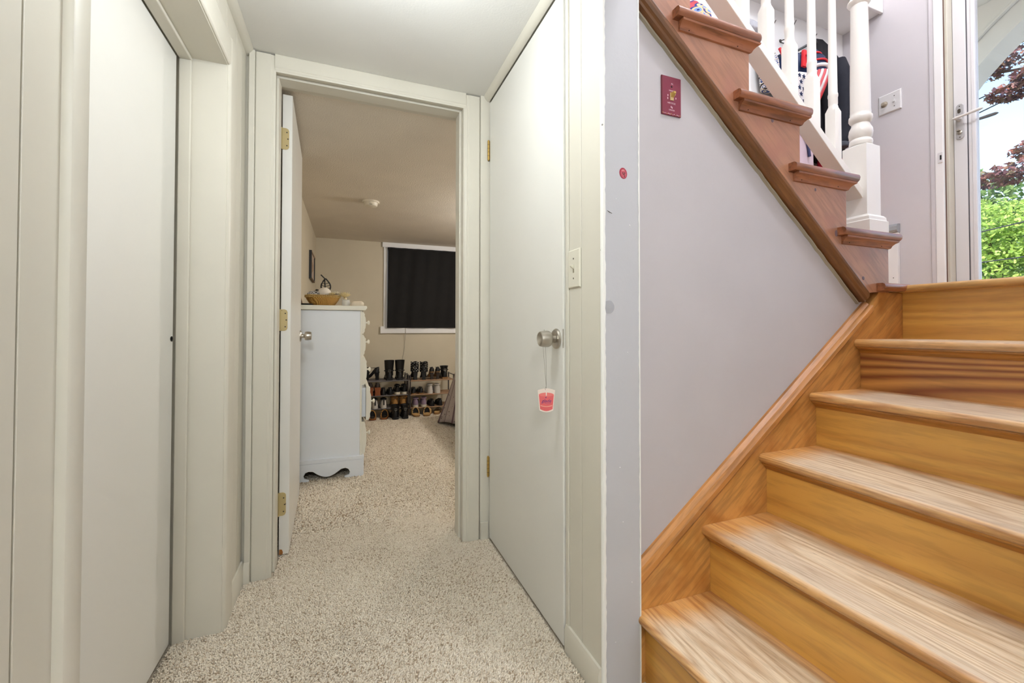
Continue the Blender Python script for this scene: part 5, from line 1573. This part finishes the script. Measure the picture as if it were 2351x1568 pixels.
# ================================================================ OUTDOORS
struct(box(3.15, 45, -25, 40, -.3, .75).build('ground', cloth('bounce_ground_grey', (150, 146, 138), (124, 120, 112), 40)), 'unseen ground outside the entry door, grey for neutral bounce', 'ground')  # out of view, coloured grey so bounced light leaves the arch untinted
pd = thing('porch', 'white arched porch outside the glass door', 'porch', (3.9, 1.0, .75), kind='structure')
box(3.151, 4.8, -1.6, 2.6, .75, LZ - .02).build('porch_floor', M['ext'], pd)
box(3.151, 4.8, -1.6, 2.6, 3.42, 3.55).build('porch_ceiling', M['ext'], pd)
acy, ar = .62, 1.45
acz = 3.05 - (ar ** 2 - (1.60 - acy) ** 2) ** .5
def arch_pts(r, n=24):
    lim = 1.18
    return [(acy + lim - 2 * lim * i / n, acz + (r ** 2 - (lim - 2 * lim * i / n) ** 2) ** .5) for i in range(n + 1)]
ap = arch_pts(ar)
outer = [(-1.6, 3.42), (2.6, 3.42), (2.6, .76), (acy + 1.18 + .02, .76)]
MB().prism([(2.6, .76), (acy + 1.18, .76)] + ap + [(acy - 1.18, .76), (-1.6, .76), (-1.6, 3.419), (2.6, 3.419)], 'X', 4.40, 4.62).build('arch_wall', M['ext'], pd)
bd = arch_pts(ar + .13)
MB().loft([[(4.395 - dx, y + 0, z + dz) for dx, dz in ((0, 0), (.02, .004), (.022, .02), (.012, .034), (0, .036))] for y, z in bd]).build('arch_moulding', M['ext'], pd, smooth=40)

def leaves(n, centres, size, seed, flat=.5):
    r = np.random.default_rng(seed)
    C = np.array([c[:3] for c in centres]); Rd = np.array([c[3:6] for c in centres])
    idx = r.integers(0, len(C), n)
    d = r.normal(0, 1, (n, 3)); d /= np.linalg.norm(d, axis=1)[:, None]
    P = C[idx] + d * Rd[idx] * (r.uniform(.35, 1.0, n) ** .5)[:, None]
    nrm = r.normal(0, 1, (n, 3)) + np.array([-.35, -.2, .9]) * (1 + flat)
    nrm /= np.linalg.norm(nrm, axis=1)[:, None]
    ref = r.normal(0, 1, (n, 3))
    u = np.cross(nrm, ref); u /= np.linalg.norm(u, axis=1)[:, None]
    v = np.cross(nrm, u)
    s_ = size * r.uniform(.6, 1.25, n)
    return P, u, v, nrm, s_
MAPLE = [(0, -.55), (.12, -.25), (.55, -.35), (.36, -.05), (.62, .22), (.28, .18), (.14, .62), (0, .75), (-.14, .62), (-.28, .18), (-.62, .22), (-.36, -.05), (-.55, -.35), (-.12, -.25)]
OVAL = [(0, -.6), (.3, -.25), (.32, .15), (0, .6), (-.32, .15), (-.3, -.25)]
def leaf_mesh(name, shape, data, mat, parent):
    P, u, v, nrm, s_ = data
    n, k = len(P), len(shape)
    sh = np.array(shape)
    V = P[:, None, :] + s_[:, None, None] * (sh[None, :, 0, None] * u[:, None, :] + sh[None, :, 1, None] * v[:, None, :] - (.25 * np.abs(sh[None, :, 0, None]) * nrm[:, None, :]))
    V = V.reshape(-1, 3) - np.array(WO[parent.name])
    me = bpy.data.meshes.new(name)
    me.vertices.add(n * k); me.vertices.foreach_set('co', V.ravel())
    me.loops.add(n * k); me.loops.foreach_set('vertex_index', np.arange(n * k, dtype=np.int32))
    me.polygons.add(n); me.polygons.foreach_set('loop_start', np.arange(0, n * k, k, dtype=np.int32)); me.polygons.foreach_set('loop_total', np.full(n, k, dtype=np.int32))
    me.update()
    me.materials.append(mat)
    o = bpy.data.objects.new(name, me); COL.objects.link(o); o.parent = parent
    o['kind'] = 'stuff'
    return o
def leaf_mat(name, cols, trans=.35):
    m, nt, b = newmat(name)
    g = nt.nodes.new('ShaderNodeNewGeometry')
    col = ramp(nt, g.outputs['Random Per Island'], [(i / (len(cols) - 1), S(*c)[:3]) for i, c in enumerate(cols)])
    nt.links.new(col, b.inputs['Base Color'])
    b.inputs['Roughness'].default_value = .5
    tl = nt.nodes.new('ShaderNodeBsdfTranslucent')
    nt.links.new(col, tl.inputs[0])
    mx = nt.nodes.new('ShaderNodeMixShader'); mx.inputs[0].default_value = trans
    nt.links.new(b.outputs[0], mx.inputs[1]); nt.links.new(tl.outputs[0], mx.inputs[2])
    nt.links.new(mx.outputs[0], nt.nodes['Material Output'].inputs[0])
    return m
bark = cloth('bark', (86, 70, 60), (54, 44, 38), 60)
purp = leaf_mat('purple_maple_leaf', [(84, 56, 64), (108, 74, 74), (132, 84, 74), (108, 96, 70), (80, 62, 82)], .3)
grn = leaf_mat('bright_green_leaf', [(96, 132, 50), (138, 170, 74), (176, 200, 104), (120, 156, 66)], .4)
grn2 = leaf_mat('deep_green_leaf', [(54, 84, 44), (88, 118, 60), (120, 146, 84), (70, 100, 56)], .4)
# purple maple: trunk south of the door view, boughs reaching across it
t = thing('maple_tree', 'purple-leaved maple with boughs hanging before the porch', 'tree', (8.6, .4, .75))
MB().tube([(8.6, .4, .75), (8.55, .45, 2.2), (8.5, .6, 3.4), (8.4, .9, 4.6), (8.3, 1.2, 6.2)], [.16, .14, .12, .09, .05], 12).build('trunk', bark, t, smooth=60)
boughs = [[(8.5, .6, 3.4), (8.2, 1.6, 3.7), (7.9, 2.5, 4.25), (7.6, 3.0, 4.3)], [(8.5, .5, 2.7), (8.2, 1.6, 2.85), (7.9, 2.6, 2.95), (7.7, 3.1, 3.0)], [(8.4, .9, 4.6), (8.1, 1.9, 5.0), (7.8, 2.8, 5.1)], [(8.5, .6, 3.2), (8.1, 1.8, 3.3), (7.9, 2.35, 3.35)], [(8.45, .8, 4.1), (9.2, -.6, 4.6), (9.6, -1.5, 4.7)]]
for bgh in boughs:
    MB().tube(bgh, [.06, .04, .02, .008][:len(bgh)] if len(bgh) == 4 else [.05, .03, .01], 8).build('bough', bark, t, smooth=60)
cs = []
for x, y, z, rx, ry, rz_ in ((7.8, 2.55, 4.55, .35, .35, .20), (7.7, 2.85, 4.35, .3, .22, .10), (7.8, 2.45, 4.10, .3, .25, .16), (7.75, 2.68, 3.98, .25, .2, .08), (7.8, 2.9, 4.7, .4, .4, .16), (7.8, 2.4, 4.8, .5, .5, .2), (7.8, 2.55, 2.98, .4, .45, .10), (7.75, 2.8, 2.92, .3, .3, .08), (7.8, 2.5, 3.2, .3, .2, .10), (7.85, 2.4, 3.42, .25, .12, .10), (7.8, 2.46, 2.35, .12, .08, .12), (8.2, 1.5, 3.6, .6, .6, .5), (8.1, 1.7, 4.6, .7, .7, .6), (8.4, .8, 5.8, 1.0, 1.0, .8), (9.3, -.8, 4.8, .9, .9, .6), (8.2, 1.5, 2.7, .5, .5, .25), (7.9, 2.3, 5.3, .7, .7, .4)):
    cs.append((x, y, z, rx, ry, rz_))
leaf_mesh('foliage', MAPLE, leaves(3800, cs, .062, 5, .6), purp, t)
def tree(name, label, x, y, h, r, mat, n, size, seed, zlow=.9):
    t = thing(name, label, 'tree', (x, y, .75), 'trees beyond the porch')
    MB().tube([(x, y, .75), (x + .05, y, .75 + h * .4), (x - .05, y + .1, .75 + h * .8)], [.14, .11, .04], 10).build('trunk', bark, t, smooth=60)
    rr = random.Random(seed)
    cs = []
    for k in range(22):
        f = rr.uniform(0.05, 1)
        rad = r * (1 - .55 * f)
        a = rr.uniform(0, 6.28)
        q_ = rr.uniform(.3, 1) * rad
        cs.append((x + q_ * cos(a), y + q_ * sin(a), zlow + (h - .4) * f, r * .36, r * .36, r * .26))
    leaf_mesh('foliage', OVAL, leaves(n, cs, size, seed, .3), mat, t)
tree('leafy_tree', 'bright green bushy tree filling the lower door glass', 13.5, 4.9, 3.0, 2.0, grn, 9000, .085, 31)
tree('leafy_tree', 'yellow-green shrubby tree at the right of the door glass', 14.5, 3.6, 2.7, 1.9, grn, 8000, .085, 32)
tree('leafy_tree', 'pale green tree rising behind the bushy ones', 19, 7.4, 5.2, 2.4, grn2, 5200, .17, 33)
tree('leafy_tree', 'tall deep green tree at the left of the door glass', 22, 8.9, 6.0, 2.6, grn2, 5200, .19, 34)
tree('leafy_tree', 'distant green tree near the power lines', 24, 7.0, 5.0, 2.8, grn2, 4200, .2, 35)
tree('leafy_tree', 'rounded green tree north of the porch', 16, 8.2, 4.2, 2.4, grn, 4200, .15, 36)
for k, (z, za) in enumerate(((5.35, 5.5), (4.95, 5.3), (2.72, 2.95), (2.25, 2.3))):
    o = MB().tube([(12.0, 9.0, z + .1), (11.6, 6.0, z), (11.2, 3.4, za), (10.5, -2, za + .5)], .012, 6).build('power_line', plain('cable_black', (40, 44, 50), .6), smooth=60)
    tag(o, ['topmost thin power line crossing the sky', 'second thin power line crossing the sky', 'power line crossing the green trees', 'lowest power line crossing the green trees'][k], 'cable', 'power lines')
